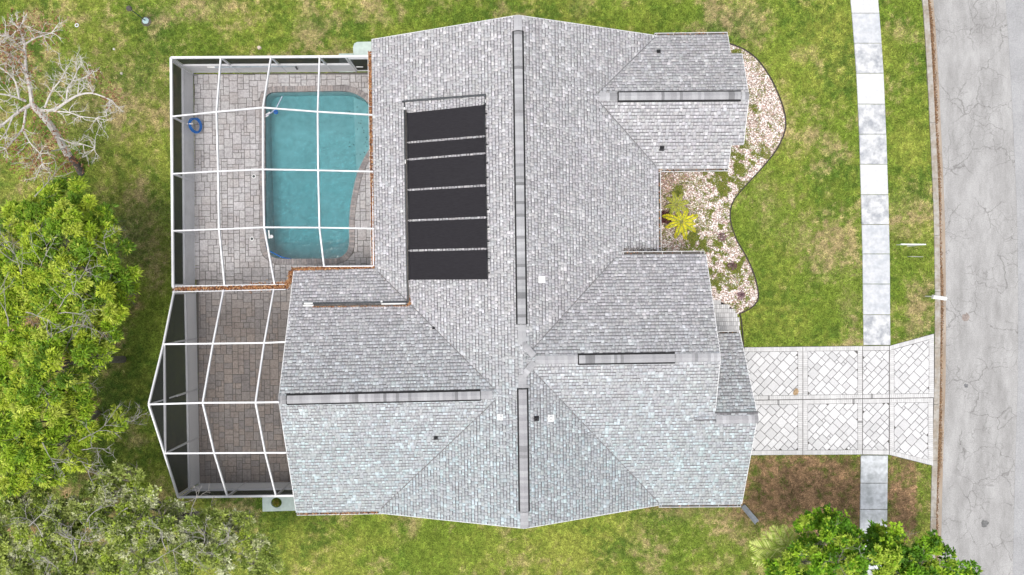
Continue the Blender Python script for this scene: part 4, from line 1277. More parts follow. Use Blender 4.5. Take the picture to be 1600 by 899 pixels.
# the leaf-filled gutter between the two cage roofs
gut = MB()
ga0, ga1 = W(270, 447.2, ZC - .02), W(447, 444.5, ZC - .02); gb0, gb1 = W(270, 456.5, ZC - .02), W(447, 452.5, ZC - .02)
dz = Vector((0, 0, .10))
gut.hexa([gb0 - dz, gb1 - dz, ga1 - dz, ga0 - dz], [gb0 - dz * .8, gb1 - dz * .8, ga1 - dz * .8, ga0 - dz * .8])
gut.bar(ga0, ga1, .03, .17); gut.bar(gb0, gb1, .04, .17)
gut.build('valley_gutter', M['alu'], cage)
def mid_line(n=6): return [(ga0.lerp(ga1, k / n) + gb0.lerp(gb1, k / n)) / 2 + Vector((0, 0, -.03)) for k in range(n + 1)]
ml = mid_line()
litter_pile('leaf_litter', ml, .10, .10, 1500, 'rusty brown leaves packed in the gutter between the two cage roofs')
litter_pile('leaf_litter', [ml[4], ml[6] + Vector((.1, .1, 0))], .20, .16, 1000, 'thick orange leaf heap on the screen where the cage gutter meets the house')
litter_pile('leaf_litter', [W(446, 449, ZC), W(454, 438, ZC + .05), W(456, 424, ZC + .1)], .13, .16, 900, 'orange leaves climbing the corner of the west wing eave')
litter_pile('leaf_litter', [W(456, 422, ZC + .12), W(500, 420.5, ZC + .12), W(545, 419.5, ZC + .12)], .10, .10, 800, 'line of orange leaves on the eave above the pool end')

# ------------------------------------------------------------------ planting bed
def build_bed():
    me = MB(); P = BED if area(BED) > 0 else BED[::-1]
    tr = tessellate_polygon([[Vector((*p, 0)) for p in P]])
    me.add([(*p, 0.012) for p in P], [tuple(t) for t in tr])
    tag(me.build('bed_soil', mat('bed_soil', (0.33, 0.26, 0.22), 0.95, 12, 0.4, 0.8, 30)), kind='structure')
    x0 = min(p[0] for p in P); x1 = max(p[0] for p in P); y0 = min(p[1] for p in P); y1 = max(p[1] for p in P)
    n = 46000
    x = rng.uniform(x0, x1, n); y = rng.uniform(y0, y1, n)
    k = inpoly(x, y, P) & (x > 7.0) & ~inpoly(x, y, WALK); x, y = x[k], y[k]; n = len(x)
    r = rng.uniform(.014, .048, n) ; h = r * rng.uniform(.25, .6, n); a = rng.uniform(0, 6.28, n); el = rng.uniform(.5, 1, n)
    ang = np.arange(5) * 2 * np.pi / 5
    ring = np.stack([x[:, None] + r[:, None] * np.cos(ang + a[:, None]), y[:, None] + (r * el)[:, None] * np.sin(ang + a[:, None]), np.full((n, 5), 0.016)], -1)
    top = np.stack([x + rng.uniform(-.01, .01, n), y + rng.uniform(-.01, .01, n), 0.02 + h], -1)[:, None]
    V = np.concatenate([ring, top], 1).reshape(-1, 3)
    F = np.concatenate([np.arange(n)[:, None] * 6 + np.array([[i, (i + 1) % 5, 5]]) for i in range(5)])
    pal = np.array([(.84, .78, .75), (.78, .66, .62), (.62, .45, .39), (.86, .83, .81), (.42, .26, .22), (.28, .15, .12), (.78, .72, .64), (.17, .11, .10)])
    w = np.array([.24, .16, .11, .22, .09, .07, .06, .05])
    red = np.exp(-(((x - W(1045, 0).x) / 1.1) ** 2 + ((y - W(0, 285).y) / 1.3) ** 2))
    ci = rng.choice(8, n, p=w); ci = np.where(rng.random(n) < red * .75, rng.choice([2, 4, 5, 7], n), ci)
    c = pal[ci] * rng.uniform(.85, 1.1, (n, 1))
    tag(link('shell_mulch', np_mesh('shell_mulch', V, F, np.concatenate([c] * 5)), M['pebble']), 'pinkish white shell and stone mulch filling the curved front bed', 'mulch', kind='stuff')
    ed = MB()
    ln = [p for p in BED_EDGE]
    for a_, b_ in zip(ln[:-1], ln[1:]): ed.bar(a_ + Vector((0, 0, .03)), b_ + Vector((0, 0, .03)), .055, .11)
    tag(ed.build('bed_edging', M['edging']), 'thin dark edging strip curving round the shell bed', 'edging')
    ed = MB()
    for a_, b_ in zip(WALK_EDGE[:-1], WALK_EDGE[1:]): ed.bar(a_ + Vector((.06, 0, .03)), b_ + Vector((.06, 0, .03)), .05, .10)
    tag(ed.build('walk_edging', M['edging']), 'short dark edging strip between front walk and lawn', 'edging')
build_bed()

# ------------------------------------------------------------------ grass and ground cover
def blades(x, y, cols, ln, wd, z0=-0.03, flat=0.6, name='grass'):
    n = len(x)
    a = rng.uniform(0, 2 * np.pi, n); tilt = rng.uniform(0.15, flat * 1.5, n)
    L = ln * rng.uniform(.6, 1.3, n); w = wd * rng.uniform(.7, 1.3, n)
    dx, dy = np.cos(a), np.sin(a)
    hx = L * np.cos(tilt * .8); hz = L * np.sin(np.clip(1.2 - tilt, .15, 1.2)) * .55
    z = z0 + 0.05 * (fbm(x * 0.4, y * 0.4, 3) - 0.5)
    V = np.stack([np.stack([x - dy * w, y + dx * w, z], -1), np.stack([x + dy * w, y - dx * w, z], -1), np.stack([x + dx * hx, y + dy * hx, z + hz + .008], -1)], 1).reshape(-1, 3)
    F = np.arange(3 * n).reshape(n, 3)
    return np_mesh(name, V, F, cols)

def build_grass():
    n = 1250000
    x = rng.uniform(-29.5, 23.5, n); y = rng.uniform(-17.5, 17.5, n)
    px = 800 + x * 29; py = 449.5 - y * 29
    kx = np.interp(py, [p[1] for p in K0], [p[0] for p in K0])
    sl = np.where(py < 545, np.interp(py, [p[1] for p in SW_L], [p[0] for p in SW_L]), np.interp(py, [545, 710, 899, 1020], [1349, 1345, 1342.5, 1341]))
    sr = np.where(py < 545, np.interp(py, [p[1] for p in SW_R], [p[0] for p in SW_R]), np.interp(py, [545, 710, 899, 1020], [1391, 1387, 1385, 1383]))
    edge = 1.2 * (vnoise(x * 3, y * 3) - .5) * 3
    keep = px < kx - .5 + edge * .3
    keep &= ~((px > sl - .3 + edge * .6) & (px < sr + .3 - edge * .6) & ((py < 543) | (py > 709)))
    keep &= ~inpoly(x, y, DRIVE) & ~inpoly(x, y, BED) & ~inpoly(x, y, WALK) & ~inpoly(x, y, PATIO)
    # under the house
    hb = [W(u, v) for u, v in [(610, 92), (1010, 85), (1115, 85), (1115, 470), (1130, 545), (1130, 765), (1015, 765), (620, 775), (490, 775), (490, 440), (610, 440)]]
    keep &= ~inpoly(x, y, hb)
    # thin where the soil is bare, nearly absent deep under the left crowns
    keep &= ~((px < 20) & (py > 420) & (rng.random(n) < .6))
    x, y = x[keep], y[keep]; n = len(x)
    jit = rng.normal(0, .35, n)
    cl = fbm(x * 7.0 + 5, y * 7.0 + 9, 3)
    c = ground_cols(x, y, jit) * (rng.uniform(.45, 1.78, n) * (1 + 1.3 * (cl - .5)))[:, None]
    ln = 0.085 + 0.05 * fbm(x * .8, y * .8, 2)
    me = blades(x, y, c, ln * 1.25, .017)
    tag(link('lawn_grass', me, M['grass']), 'patchy green and straw lawn grass around the house', 'grass', kind='stuff')
    print('blades', n)
build_grass()

def cover_patch(spots, cols, name, label):
    n = 420000
    xs_ = [p[0] for p in BED]; ys_ = [p[1] for p in BED]
    x = rng.uniform(7.0, max(xs_), n); y = rng.uniform(min(ys_), max(ys_), n)
    k = inpoly(x, y, BED) & ~inpoly(x, y, WALK); x, y = x[k], y[k]
    w = np.full(len(x), .10)
    for (u, v, r) in spots:
        c = W(u, v); w = w + np.exp(-((x - c.x) ** 2 + (y - c.y) ** 2) / (2 * (r * .62 / 29) ** 2))
    f = np.clip((fbm(x * 3.4 + 7, y * 3.4 + 3, 3) - .44) * 6, 0, 1)
    k = rng.random(len(x)) < np.clip(w, 0, 1) * f * .75; x, y = x[k], y[k]
    cc = np.array(cols)[rng.choice(len(cols), len(x))] * rng.uniform(.6, 1.4, (len(x), 1))
    tag(link(name, blades(x, y, cc, .10, .016, 0.03, .5, name), M['grass']), label, 'ground cover', kind='stuff')
sp0 = [(1150, 250, 22), (1170, 246, 14), (1192, 240, 12), (1140, 280, 20), (1125, 262, 12), (1160, 225, 8), (1110, 300, 10), (1095, 380, 16), (1082, 365, 14), (1085, 395, 12), (1130, 300, 16), (1115, 335, 8), (1130, 350, 10), (1120, 405, 14),
      (1140, 420, 16), (1112, 430, 12), (1155, 410, 12), (1160, 480, 10), (1168, 440, 10), (1120, 450, 10), (1150, 370, 8), (1165, 345, 4), (1145, 80, 10), (1150, 165, 6), (1168, 120, 5), (1130, 240, 10), (1170, 470, 8), (1145, 455, 9), (1060, 300, 8), (1200, 200, 6), (1105, 280, 9), (1180, 170, 6), (1140, 312, 10), (1125, 385, 9)]
cover_patch(sp0, [(.16, .21, .03), (.22, .24, .05), (.10, .15, .02), (.28, .26, .07)], 'ground_cover', 'low yellow green weeds creeping over the shell bed')

# ------------------------------------------------------------------ trees
def sprays(cent, axis, k, L, wd, pal, name, droop=.25, spread=.9, jit=.25, cl_amp=.4, clump=None):
    """N sprays of k leaves each that radiate from a twig end"""
    N = len(cent)
    cent = np.repeat(cent, k, 0); ax = np.repeat(axis, k, 0); n = N * k
    rnd = rng.normal(0, 1, (n, 3)); rnd /= np.linalg.norm(rnd, axis=1, keepdims=True)
    side = rnd - ax * (rnd * ax).sum(1, keepdims=True); side /= np.linalg.norm(side, axis=1, keepdims=True) + 1e-9
    th = rng.uniform(.25, 1.0, (n, 1)) * spread * 1.57
    d = ax * np.cos(th) + side * np.sin(th)
    ln = L * rng.uniform(.6, 1.25, (n, 1)); w = wd * rng.uniform(.7, 1.25, (n, 1))
    up = np.tile(np.array([[0, 0, 1.0]]), (n, 1)) + rng.normal(0, .45, (n, 3))
    s = np.cross(d, up); s /= np.linalg.norm(s, axis=1, keepdims=True) + 1e-9
    st = cent + d * ln * rng.uniform(0, .35, (n, 1))
    mid = st + d * ln * .5
    tip = st + d * ln + np.array([[0, 0, -1.0]]) * droop * ln
    V = np.stack([st, mid + s * w, tip, mid - s * w], 1).reshape(-1, 3)
    F = np.arange(4 * n).reshape(n, 4)
    pal = np.array(pal)
    ci = rng.choice(len(pal), N)
    if clump is not None:
        cc = rng.choice(len(pal), clump.max() + 1)[clump]
        ci = np.where(rng.random(N) < .7, cc, ci)
    base = np.repeat(pal[ci] * rng.uniform(1 - cl_amp * .5, 1 + cl_amp * .5, (N, 1)), k, 0)
    c = base * rng.uniform(1 - jit, 1 + jit, (n, 1))
    return np_mesh(name, V, F, c)

def blob_points(blobs, per, shell=.55, flat=.62, sub=(.24, .40)):
    """twig ends gathered into small clumps over each lobe of the crown"""
    P, A, K = [], [], []
    g = 0
    for (u, v, z, r) in blobs:
        c = np.array(W(u, v, z)); ns = int(10 * r * r) + 4; n = int(per * r * r / ns) + 1
        for _ in range(ns):
            d = rng.normal(0, 1, 3); d[2] = abs(d[2]) * 1.1 - .3; d /= np.linalg.norm(d)
            sc = c + d * r * (shell + (1.05 - shell) * rng.random() ** .6) * np.array([1, 1, flat])
            sr = rng.uniform(*sub)
            e = rng.normal(0, 1, (n, 3)); e[:, 2] = np.abs(e[:, 2]) - .25; e /= np.linalg.norm(e, axis=1, keepdims=True)
            P.append(sc + e * sr * rng.uniform(.25, 1.1, (n, 1)) * np.array([[1, 1, .7]]))
            a = e + d * .4 + np.array([0, 0, .5]) + rng.normal(0, .25, (n, 3)); A.append(a / np.linalg.norm(a, axis=1, keepdims=True))
            K.append(np.full(n, g)); g += 1
    return np.concatenate(P), np.concatenate(A), np.concatenate(K)

def limb(mb, pts, r0, r1, n=6):
    pts = smooth_line(pts, 4); m = len(pts)
    mb.tube(pts, [r0 + (r1 - r0) * i / (m - 1) for i in range(m)], n)

def twig(mb, p, d, L, r, depth, kids=3, crook=.35):
    p = Vector(p); d = Vector(d).normalized()
    pts = [p]; q = p.copy(); dd = d.copy(); m = 4
    for i in range(m):
        dd = (dd + Vector((random.gauss(0, crook), random.gauss(0, crook), random.gauss(0, crook * .6))) * .5).normalized()
        q = q + dd * L / m; pts.append(q.copy())
        if depth > 0 and i > 0:
            for _ in range(kids if i == m - 1 else max(1, kids - 2)):
                e = (dd + Vector((random.gauss(0, .8), random.gauss(0, .8), random.gauss(.1, .5)))).normalized()
                twig(mb, q, e, L * random.uniform(.4, .65), r * .55, depth - 1, kids, crook)
    mb.tube(pts, [r * (1 - .75 * i / m) for i in range(m + 1)], 4 if r < .02 else 5, cap=False)

def leafy_tree(name, base, blobs, label, pal, per=110, k=13, L=.24, wd=.045, group=None, bark='bark', trunk_r=.18, dead=(), shell=.5, droop=.25, twigs=0, flat=.62):
    b = W(*base, 0.0)
    root = empty(name, b, label, 'tree', group)
    mb = MB()
    cs = [W(u, v, z) for u, v, z, r in blobs]
    cen = sum(cs, Vector()) / len(cs)
    fork = b.lerp(Vector((cen.x, cen.y, cen.z * .55)), .6); fork.z = max(1.5, cen.z * .42)
    limb(mb, [b - Vector((0, 0, .1)), b.lerp(fork, .45) + Vector((.1, -.05, .3)), fork], trunk_r, trunk_r * .7, 9)
    for c, bl in zip(cs, blobs):
        mid = fork.lerp(c, .5) + Vector((random.uniform(-.3, .3), random.uniform(-.3, .3), -.25))
        limb(mb, [fork, mid, c + Vector((0, 0, -.15))], trunk_r * .42, .03, 6)
        for _ in range(5 + twigs):
            d = Vector((random.gauss(0, 1), random.gauss(0, 1), random.uniform(-.1, .7)))
            twig(mb, c + Vector((0, 0, -.1)), d, bl[3] * random.uniform(.7, 1.05), .022, 1, 3)
    mb.build('trunk', M[bark], root, smooth=True)
    P, A, K = blob_points(blobs, per, shell, flat)
    link('crown', sprays(P, A, k, L, wd, pal, 'crown', droop, clump=K), M['leaf'], root)
    if dead:
        dm = MB()
        for (u, v, z, az, L2) in dead:
            a = math.radians(az + random.uniform(-20, 20)); d = Vector((math.cos(a), math.sin(a), random.uniform(.1, .35)))
            twig(dm, W(u, v, z - .35) - d * .3, d, L2 * random.uniform(.9, 1.25), .026, 2, 3)
        tag(dm.build('dead_twigs', M['dead_grey'], root), kind='stuff')
    return root

GREEN = [(.27, .42, .025), (.35, .50, .035), (.18, .32, .025), (.45, .55, .05), (.12, .23, .02), (.40, .52, .05), (.50, .58, .09)]
leafy_tree('leafy_tree', (190, 495), [(98, 315, 5.0, 1.0), (58, 348, 5.2, 1.2), (138, 345, 5.2, 1.0), (100, 372, 6.3, 1.3), (163, 392, 5.6, 1.0), (186, 428, 5.2, .85), (132, 432, 6.4, 1.2), (60, 425, 6.6, 1.2), (18, 392, 5.8, 1.1), (15, 455, 6.2, 1.2), (90, 462, 6.4, 1.1), (168, 470, 5.6, 1.0), (30, 350, 4.6, .8), (195, 460, 4.6, .6)],
           'bright green tree crown directly below the bare tree, at the upper left', GREEN, per=330, L=.22, wd=.029, group='green trees along the left edge', dead=[(60, 300, 6, 60, 1.1), (172, 400, 6.6, 80, 1.0), (175, 445, 6.4, 60, .8), (35, 445, 7.6, 100, 1.5), (60, 440, 7.6, 80, 1.3), (115, 450, 7.4, 30, 1.3), (45, 410, 7, 120, 1)])
leafy_tree('leafy_tree', (192, 562), [(120, 512, 6.0, 1.05), (165, 520, 5.2, .7), (62, 520, 6.6, 1.2), (18, 512, 6.4, 1.2), (140, 548, 5.6, .9), (88, 565, 6.6, 1.2), (30, 575, 6.6, 1.3), (128, 592, 5.6, .8), (60, 610, 6.6, 1.1), (8, 625, 6.2, 1.1)],
           'green tree with its trunk foot on the lawn, middle of three at left', GREEN, per=330, L=.22, wd=.029, group='green trees along the left edge', trunk_r=.2, dead=[(95, 478, 7.4, 40, 1.5), (100, 490, 7.4, 0, 1.4), (95, 520, 7.4, 20, 1.3), (15, 500, 7.6, 80, 1.2), (20, 530, 7.4, 200, 1.2), (50, 490, 7.6, 340, 1.2), (60, 600, 7.4, 340, .8)])
leafy_tree('leafy_tree', (152, 645), [(112, 632, 5.4, .9), (62, 660, 6.2, 1.2), (18, 678, 6.4, 1.2), (128, 668, 5.2, .7), (100, 700, 5.8, 1.0), (45, 720, 6.2, 1.2), (8, 735, 6.0, 1.1), (130, 705, 5.0, .6), (85, 735, 5.2, .8), (192, 652, 4.0, .35), (170, 668, 4.0, .35)],
           'green tree above the grey green shrubs, lowest of the three at the left edge', GREEN, per=330, L=.22, wd=.029, group='green trees along the left edge', trunk_r=.14, dead=[(135, 700, 6, 20, 1.4), (120, 715, 6, 340, 1.3), (150, 672, 4.2, 20, 1.5), (185, 662, 4.3, 20, 1.2), (70, 700, 7, 300, 1.2), (130, 685, 6, 40, 1.2)])
OLIVE = [(.33, .40, .10), (.42, .48, .15), (.26, .34, .07), (.52, .55, .29), (.17, .23, .045), (.44, .52, .12), (.60, .62, .40), (.36, .46, .06)]
leafy_tree('oak_tree', (283, 792), [(205, 752, 4.6, .75), (160, 772, 5.0, .8), (218, 790, 5.2, .9), (250, 828, 5.2, .95), (192, 828, 5.6, 1.0), (140, 812, 5.4, .9), (300, 838, 5.0, .9), (335, 808, 4.4, .7), (378, 812, 4.2, .7), (352, 862, 5.0, 1.0), (285, 880, 5.6, 1.0), (222, 876, 5.8, 1.0), (402, 858, 4.6, .8), (170, 880, 5.8, 1.0), (268, 795, 4.2, .6), (415, 888, 4.8, .6)],
           'sprawling grey green oak reaching out below the screened enclosure', OLIVE, per=460, k=11, L=.16, wd=.036, group='grey green oaks at the bottom left', dead=[(140, 808, 6.6, 40, 1.5), (290, 862, 6, 30, 1.6), (240, 880, 6.4, 10, 1.5), (130, 850, 6.6, 60, 1.2), (300, 800, 5, 60, 1.1), (120, 870, 6.6, 90, 1.2), (320, 848, 6, 20, 1.3), (190, 800, 6.2, 200, 1.2), (260, 850, 6.3, 70, 1.1), (345, 850, 5.8, 40, 1.0)], shell=.2, droop=.1, twigs=1, flat=.5)
leafy_tree('oak_tree', (40, 880), [(18, 792, 5.4, 1.0), (65, 792, 5.4, .95), (28, 848, 6.0, 1.1), (85, 845, 5.8, 1.0), (120, 862, 5.6, .8), (25, 895, 6.2, 1.1), (90, 895, 6.0, 1.1), (110, 800, 5.0, .8), (50, 770, 4.8, .8)],
           'grey green oak in the bottom left corner of the yard', OLIVE, per=460, k=11, L=.16, wd=.036, group='grey green oaks at the bottom left', dead=[(60, 830, 7, 120, 1.2), (50, 815, 7, 60, 1.2), (70, 870, 7, 20, 1.2), (100, 840, 6.8, 330, 1.1)], shell=.2, droop=.1, twigs=1, flat=.5)
LUSH = [(.17, .36, .018), (.25, .45, .025), (.10, .24, .014), (.34, .52, .035), (.07, .17, .012), (.40, .53, .06)]
leafy_tree('broadleaf_tree', (1330, 880), [(1288, 806, 4.6, .5), (1268, 822, 4.6, .6), (1300, 838, 5.4, .9), (1345, 850, 5.4, .9), (1376, 838, 4.8, .6), (1405, 852, 5.2, .8), (1440, 868, 5.2, .8), (1375, 882, 6.0, 1.1), (1310, 882, 6.0, 1.1), (1255, 880, 5.6, .9), (1468, 886, 5.0, .7), (1500, 896, 4.4, .5), (1430, 900, 5.8, 1.0), (1265, 848, 4.6, .5), (1215, 893, 5.0, .7)],
           'dense bright green broadleaf tree covering the sidewalk end at the bottom right', LUSH, per=330, k=13, L=.18, wd=.045, shell=.45, dead=[(1330, 880, 6.4, 40, .8), (1350, 870, 6.4, 200, .8), (1240, 880, 6, 60, .8)])

# the bare tree at the upper left
def dead_tree():
    b = W(127, 270)
    root = empty('dead_tree', b, 'bare bleached tree with spreading leafless branches at the upper left', 'tree')
    L3 = lambda pts: [W(u, v, z) for u, v, z in pts]
    mb = MB(); limb(mb, L3([(128, 271, -.1), (119, 257, .5), (107, 243, 1.2)]), .21, .17, 9); mb.build('trunk_foot', M['dead_base'], root, smooth=True)
    mb = MB()
    limb(mb, L3([(107, 243, 1.2), (96, 224, 1.9), (82, 200, 2.8), (64, 178, 3.6), (50, 164, 4.0)]), .19, .14, 8)
    main = [
        ([(50, 164, 4.0), (47, 140, 4.5), (41, 112, 5.1), (39, 82, 5.7), (37, 62, 6.1), (30, 46, 6.4)], .075),
        ([(41, 112, 5.1), (28, 95, 5.6), (14, 84, 6.0), (-2, 78, 6.4)], .045), ([(38, 70, 5.9), (54, 60, 6.2), (68, 56, 6.4), (80, 52, 6.5)], .03),
        ([(39, 82, 5.7), (24, 66, 6.2), (8, 56, 6.6)], .03), ([(60, 172, 3.7), (84, 172, 4.0), (103, 160, 4.4), (122, 149, 4.8), (145, 146, 5.1), (172, 156, 5.4)], .06),
        ([(104, 158, 4.4), (106, 138, 4.9), (114, 126, 5.2), (120, 112, 5.5)], .035), ([(114, 126, 5.2), (128, 124, 5.4), (140, 117, 5.6)], .022),
        ([(70, 168, 3.9), (80, 144, 4.5), (94, 126, 5.0), (101, 113, 5.4)], .035), ([(48, 164, 4.0), (28, 176, 4.3), (8, 192, 4.7), (-10, 208, 5.0)], .07),
        ([(40, 158, 4.2), (18, 150, 4.8), (-8, 146, 5.3)], .05), ([(30, 154, 4.5), (24, 128, 5.1), (10, 112, 5.6), (-6, 102, 6.0)], .04),
        ([(40, 172, 4.1), (36, 200, 4.3), (24, 216, 4.6), (10, 232, 4.9)], .045), ([(36, 200, 4.3), (46, 222, 4.5), (62, 240, 4.6), (66, 256, 4.7)], .028),
        ([(84, 174, 4.0), (108, 176, 4.3), (126, 182, 4.6), (150, 185, 4.9)], .03), ([(90, 214, 2.3), (112, 224, 3.0), (130, 226, 3.4), (148, 232, 3.8)], .03),
        ([(20, 182, 4.5), (10, 206, 4.9), (-4, 224, 5.2)], .03), ([(46, 134, 4.6), (30, 120, 5.1), (22, 106, 5.5)], .03), ([(100, 232, 1.8), (80, 236, 2.6), (62, 230, 3.3), (52, 250, 3.9)], .03)]
    tips = []
    for pts, r in main:
        P = L3(pts); limb(mb, P, r * 1.35, r * .5, 6)
        for i in range(1, len(P)):
            d0 = (P[i] - P[i - 1]).normalized()
            for _ in range(3 if i < len(P) - 1 else 5):
                d = (d0 * .7 + Vector((random.gauss(0, .7), random.gauss(0, .7), random.uniform(-.1, .6)))).normalized()
                twig(mb, P[i], d, random.uniform(.4, .85), max(.020, r * .45), 2 if random.random() < .6 else 1, 2, .4)
    mb.build('branches', M['dead'], root)
    c = []
    for u, v, z, n, s in [(12, 72, 6.2, 120, .5), (30, 44, 6.4, 120, .4), (70, 46, 6.4, 130, .4), (8, 56, 6.4, 90, .4), (50, 258, 4.4, 130, .45), (20, 236, 4.8, 110, .4), (112, 252, 3.0, 70, .35), (80, 216, 3.4, 110, .5), (146, 118, 5.4, 60, .25), (174, 152, 5.4, 60, .3), (66, 240, 4.4, 90, .4), (10, 90, 6, 90, .5), (36, 110, 5.4, 60, .5), (60, 180, 4.4, 90, .5), (100, 262, 3, 60, .3)]:
        q = np.array(W(u, v, z)); c.append(q + rng.normal(0, s, (n, 3)) * np.array([[1, 1, .5]]))
    P = np.concatenate(c); A = rng.normal(0, 1, P.shape); A /= np.linalg.norm(A, axis=1, keepdims=True)
    o = link('withered_leaves', sprays(P, A, 4, .085, .026, [(.30, .13, .07), (.38, .19, .11), (.24, .10, .06), (.42, .26, .17)], 'withered_leaves'), M['leaf'], root)
    tag(o, kind='stuff')
dead_tree()

# palms
def fronds(mb_r, mb_l, c, specs, cols, nl=26, lw=.022, ll=.42):
    """specs: (azimuth deg, length, lift)"""
    for az, L, lift in specs:
        a = math.radians(az); d = Vector((math.cos(a), math.sin(a), 0)); sd = Vector((-d.y, d.x, 0))
        pts = []
        for i in range(9):
            t = i / 8
            pts.append(c + d * (L * t) + Vector((0, 0, lift * L * (t * 1.3 - 1.5 * t * t))) + sd * (.06 * L * t * t * random.uniform(-1, 1)))
        mb_r.tube(pts, [.022 * (1 - .8 * i / 8) for i in range(9)], 4)
        for i in range(nl):
            t = .1 + .9 * i / (nl - 1); f = t * 8; k = min(int(f), 7); p = pts[k].lerp(pts[k + 1], f - k)
            tl = (pts[k + 1] - pts[k]).normalized(); env = math.sin(math.pi * min(1, .12 + t * .88)) ** .6
            for s in (1, -1):
                dd = (sd * s * 1.0 + tl * .75 + Vector((0, 0, random.uniform(-.25, .15)))).normalized()
                l = ll * L * env * random.uniform(.85, 1.1); w = lw * L
                q = dd.cross(Vector((0, 0, 1))).normalized() * w
                col = random.choice(cols); kk = random.uniform(.8, 1.2); col = tuple(v * kk for v in col)
                m = p + dd * l * .5 + Vector((0, 0, .02)); e = p + dd * l + Vector((0, 0, -.12 * l))
                mb_l.add([p, m + q, e, m - q], [(0, 1, 2, 3)], col)
M['stem'] = mat('palm_stem', (0.25, 0.25, 0.08), 0.7)
def palm(name, base, z, specs, cols, label, r=.05, top=None, **kw):
    b = W(*base); root = empty(name, b, label, 'palm')
    c = Vector((b.x, b.y, z)) if top is None else W(*top, z)
    t = MB(); t.tube([b, b.lerp(c, .5), c], [r * 1.3, r, r * .8], 8); t.build('trunk', M['bark'], root, smooth=True)
    a, l = MB(), MB(); fronds(a, l, c, specs, cols, **kw)
    st = a.build('frond_stems', M['stem'], root); tag(st, kind='stuff')
    tag(l.build('frond_leaflets', M['leaf'], root), kind='stuff')
palm('yellow_palm', (1061, 348), .55, [(20, 1.0, .5), (65, .8, .6), (110, .7, .6), (160, 1.05, .5), (200, .9, .4), (250, .95, .5), (285, 1.0, .4), (325, .95, .5), (350, .8, .6)], [(.66, .60, .03), (.54, .54, .03), (.74, .66, .05), (.40, .45, .04)], 'bright yellow star shaped palm in the shell bed', nl=24, lw=.030, ll=.22)
palm('young_palm', (1053, 322), .5, [(15, .75, .6), (60, .7, .6), (100, .75, .6), (140, .65, .6), (190, .6, .6), (235, .6, .5), (280, .7, .6), (330, .8, .5)], [(.34, .37, .05), (.42, .42, .06), (.24, .30, .04), (.48, .47, .10)], 'olive yellow young palm just above the bright yellow one', nl=24, lw=.028, ll=.26)
palm('feather_palm', (1232, 868), 4.4, [(172, 2.0, .3), (150, 1.6, .45), (128, 1.5, .5), (105, 1.3, .55), (195, 1.9, .3), (80, 1.2, .55), (40, 1.3, .4), (10, 1.7, .4), (225, 1.6, .4), (300, 1.4, .4), (345, 1.4, .4)], [(.42, .52, .10), (.55, .62, .17), (.30, .42, .06), (.62, .66, .24)], 'pale feathery palm left of the bright green tree', r=.12, top=(1236, 862), nl=34, lw=.015, ll=.32)

def shrub(name, u, v, r, h, pal, label, n=160, k=7, L=.08, wd=.02, group=None):
    b = W(u, v); root = empty(name, b, label, 'shrub', group)
    mb = MB()
    for _ in range(6):
        twig(mb, b, (random.gauss(0, .6), random.gauss(0, .6), 1), h, .010, 1, 2)
    mb.build('stems', M['bark'], root)
    d = rng.normal(0, 1, (n, 3)); d[:, 2] = np.abs(d[:, 2]); d /= np.linalg.norm(d, axis=1, keepdims=True)
    P = np.array(b) + d * (rng.random((n, 1)) ** .5) * np.array([[r, r, h]]) + np.array([[0, 0, .03]])
    tag(link('foliage', sprays(P, d, k, L, wd, pal, 'foliage'), M['leaf'], root))
MAR = [(.10, .03, .035), (.16, .05, .06), (.07, .02, .025), (.20, .09, .09)]
shrub('maroon_shrub', 1040, 340, .34, .35, MAR, 'dark maroon shrub against the wall left of the yellow palm', 220)
shrub('purple_plant', 1128, 371, .22, .16, [(.28, .15, .18), (.20, .10, .12), (.36, .24, .25)], 'small purple plant in the shell bed right of the yellow palm', 34)
shrub('purple_plant', 1143, 416, .26, .18, [(.24, .13, .14), (.16, .08, .09), (.32, .2, .2)], 'small purple plant in the middle of the lower shell bed', 34)
shrub('purple_plant', 1158, 462, .22, .16, [(.30, .16, .2), (.2, .1, .14), (.38, .25, .28)], 'small purple plant at the lower tip of the shell bed', 34)
shrub('ring_plant', 432.5, 785, .13, .25, [(.25, .24, .03), (.16, .18, .02), (.36, .28, .05)], 'small yellow green plant growing in the round hole of the mint slab', 90, 6, .07, .018)

# ------------------------------------------------------------------ things in the yard
def ring_mesh(c, R_, r, z0, n=28):
    mb = MB(); mb.lathe(c, [(r, z0), (R_, z0)], n)
    return mb
# mint concrete pads
def pad_with_hole():
    out = ccw([(p.x, p.y) for p in line_px([(410.5, 772), (480, 770), (480, 797), (411, 799)])])
    c = W(432.5, 785); hole = [(c.x + .29 * math.cos(a), c.y + .27 * math.sin(a)) for a in np.linspace(0, 2 * math.pi, 25)[:-1]]
    mb = MB()
    V = [Vector((*p, 0)) for p in out] + [Vector((*p, 0)) for p in hole[::-1]]
    tr = tessellate_polygon([V[:4], V[4:]])
    mb.add([(p.x, p.y, .07) for p in V], [tuple(t) for t in tr])
    for P in (out, hole[::-1]):
        for i in range(len(P)):
            a, b = P[i], P[(i + 1) % len(P)]; mb.poly([(*a, -.1), (*b, -.1), (*b, .07), (*a, .07)])
    tag(mb.build('concrete_pad', M['mint']), 'pale mint slab with a round planting hole below the enclosure', 'slab')
pad_with_hole()
P = [(p.x, p.y) for p in line_px([(553, 92), (552, 75), (554, 69), (559, 66.5), (585, 66), (610, 66), (610, 92)])]
mb = MB(); mb.prism(ccw(P), -.1, .09); tag(mb.build('concrete_pad', M['mint']), 'pale mint slab with rounded corner above the enclosure, by the roof corner', 'slab')
P = [(p.x, p.y) for p in line_px([(530, 84.5), (552, 84.2), (552, 113), (530, 113)])]
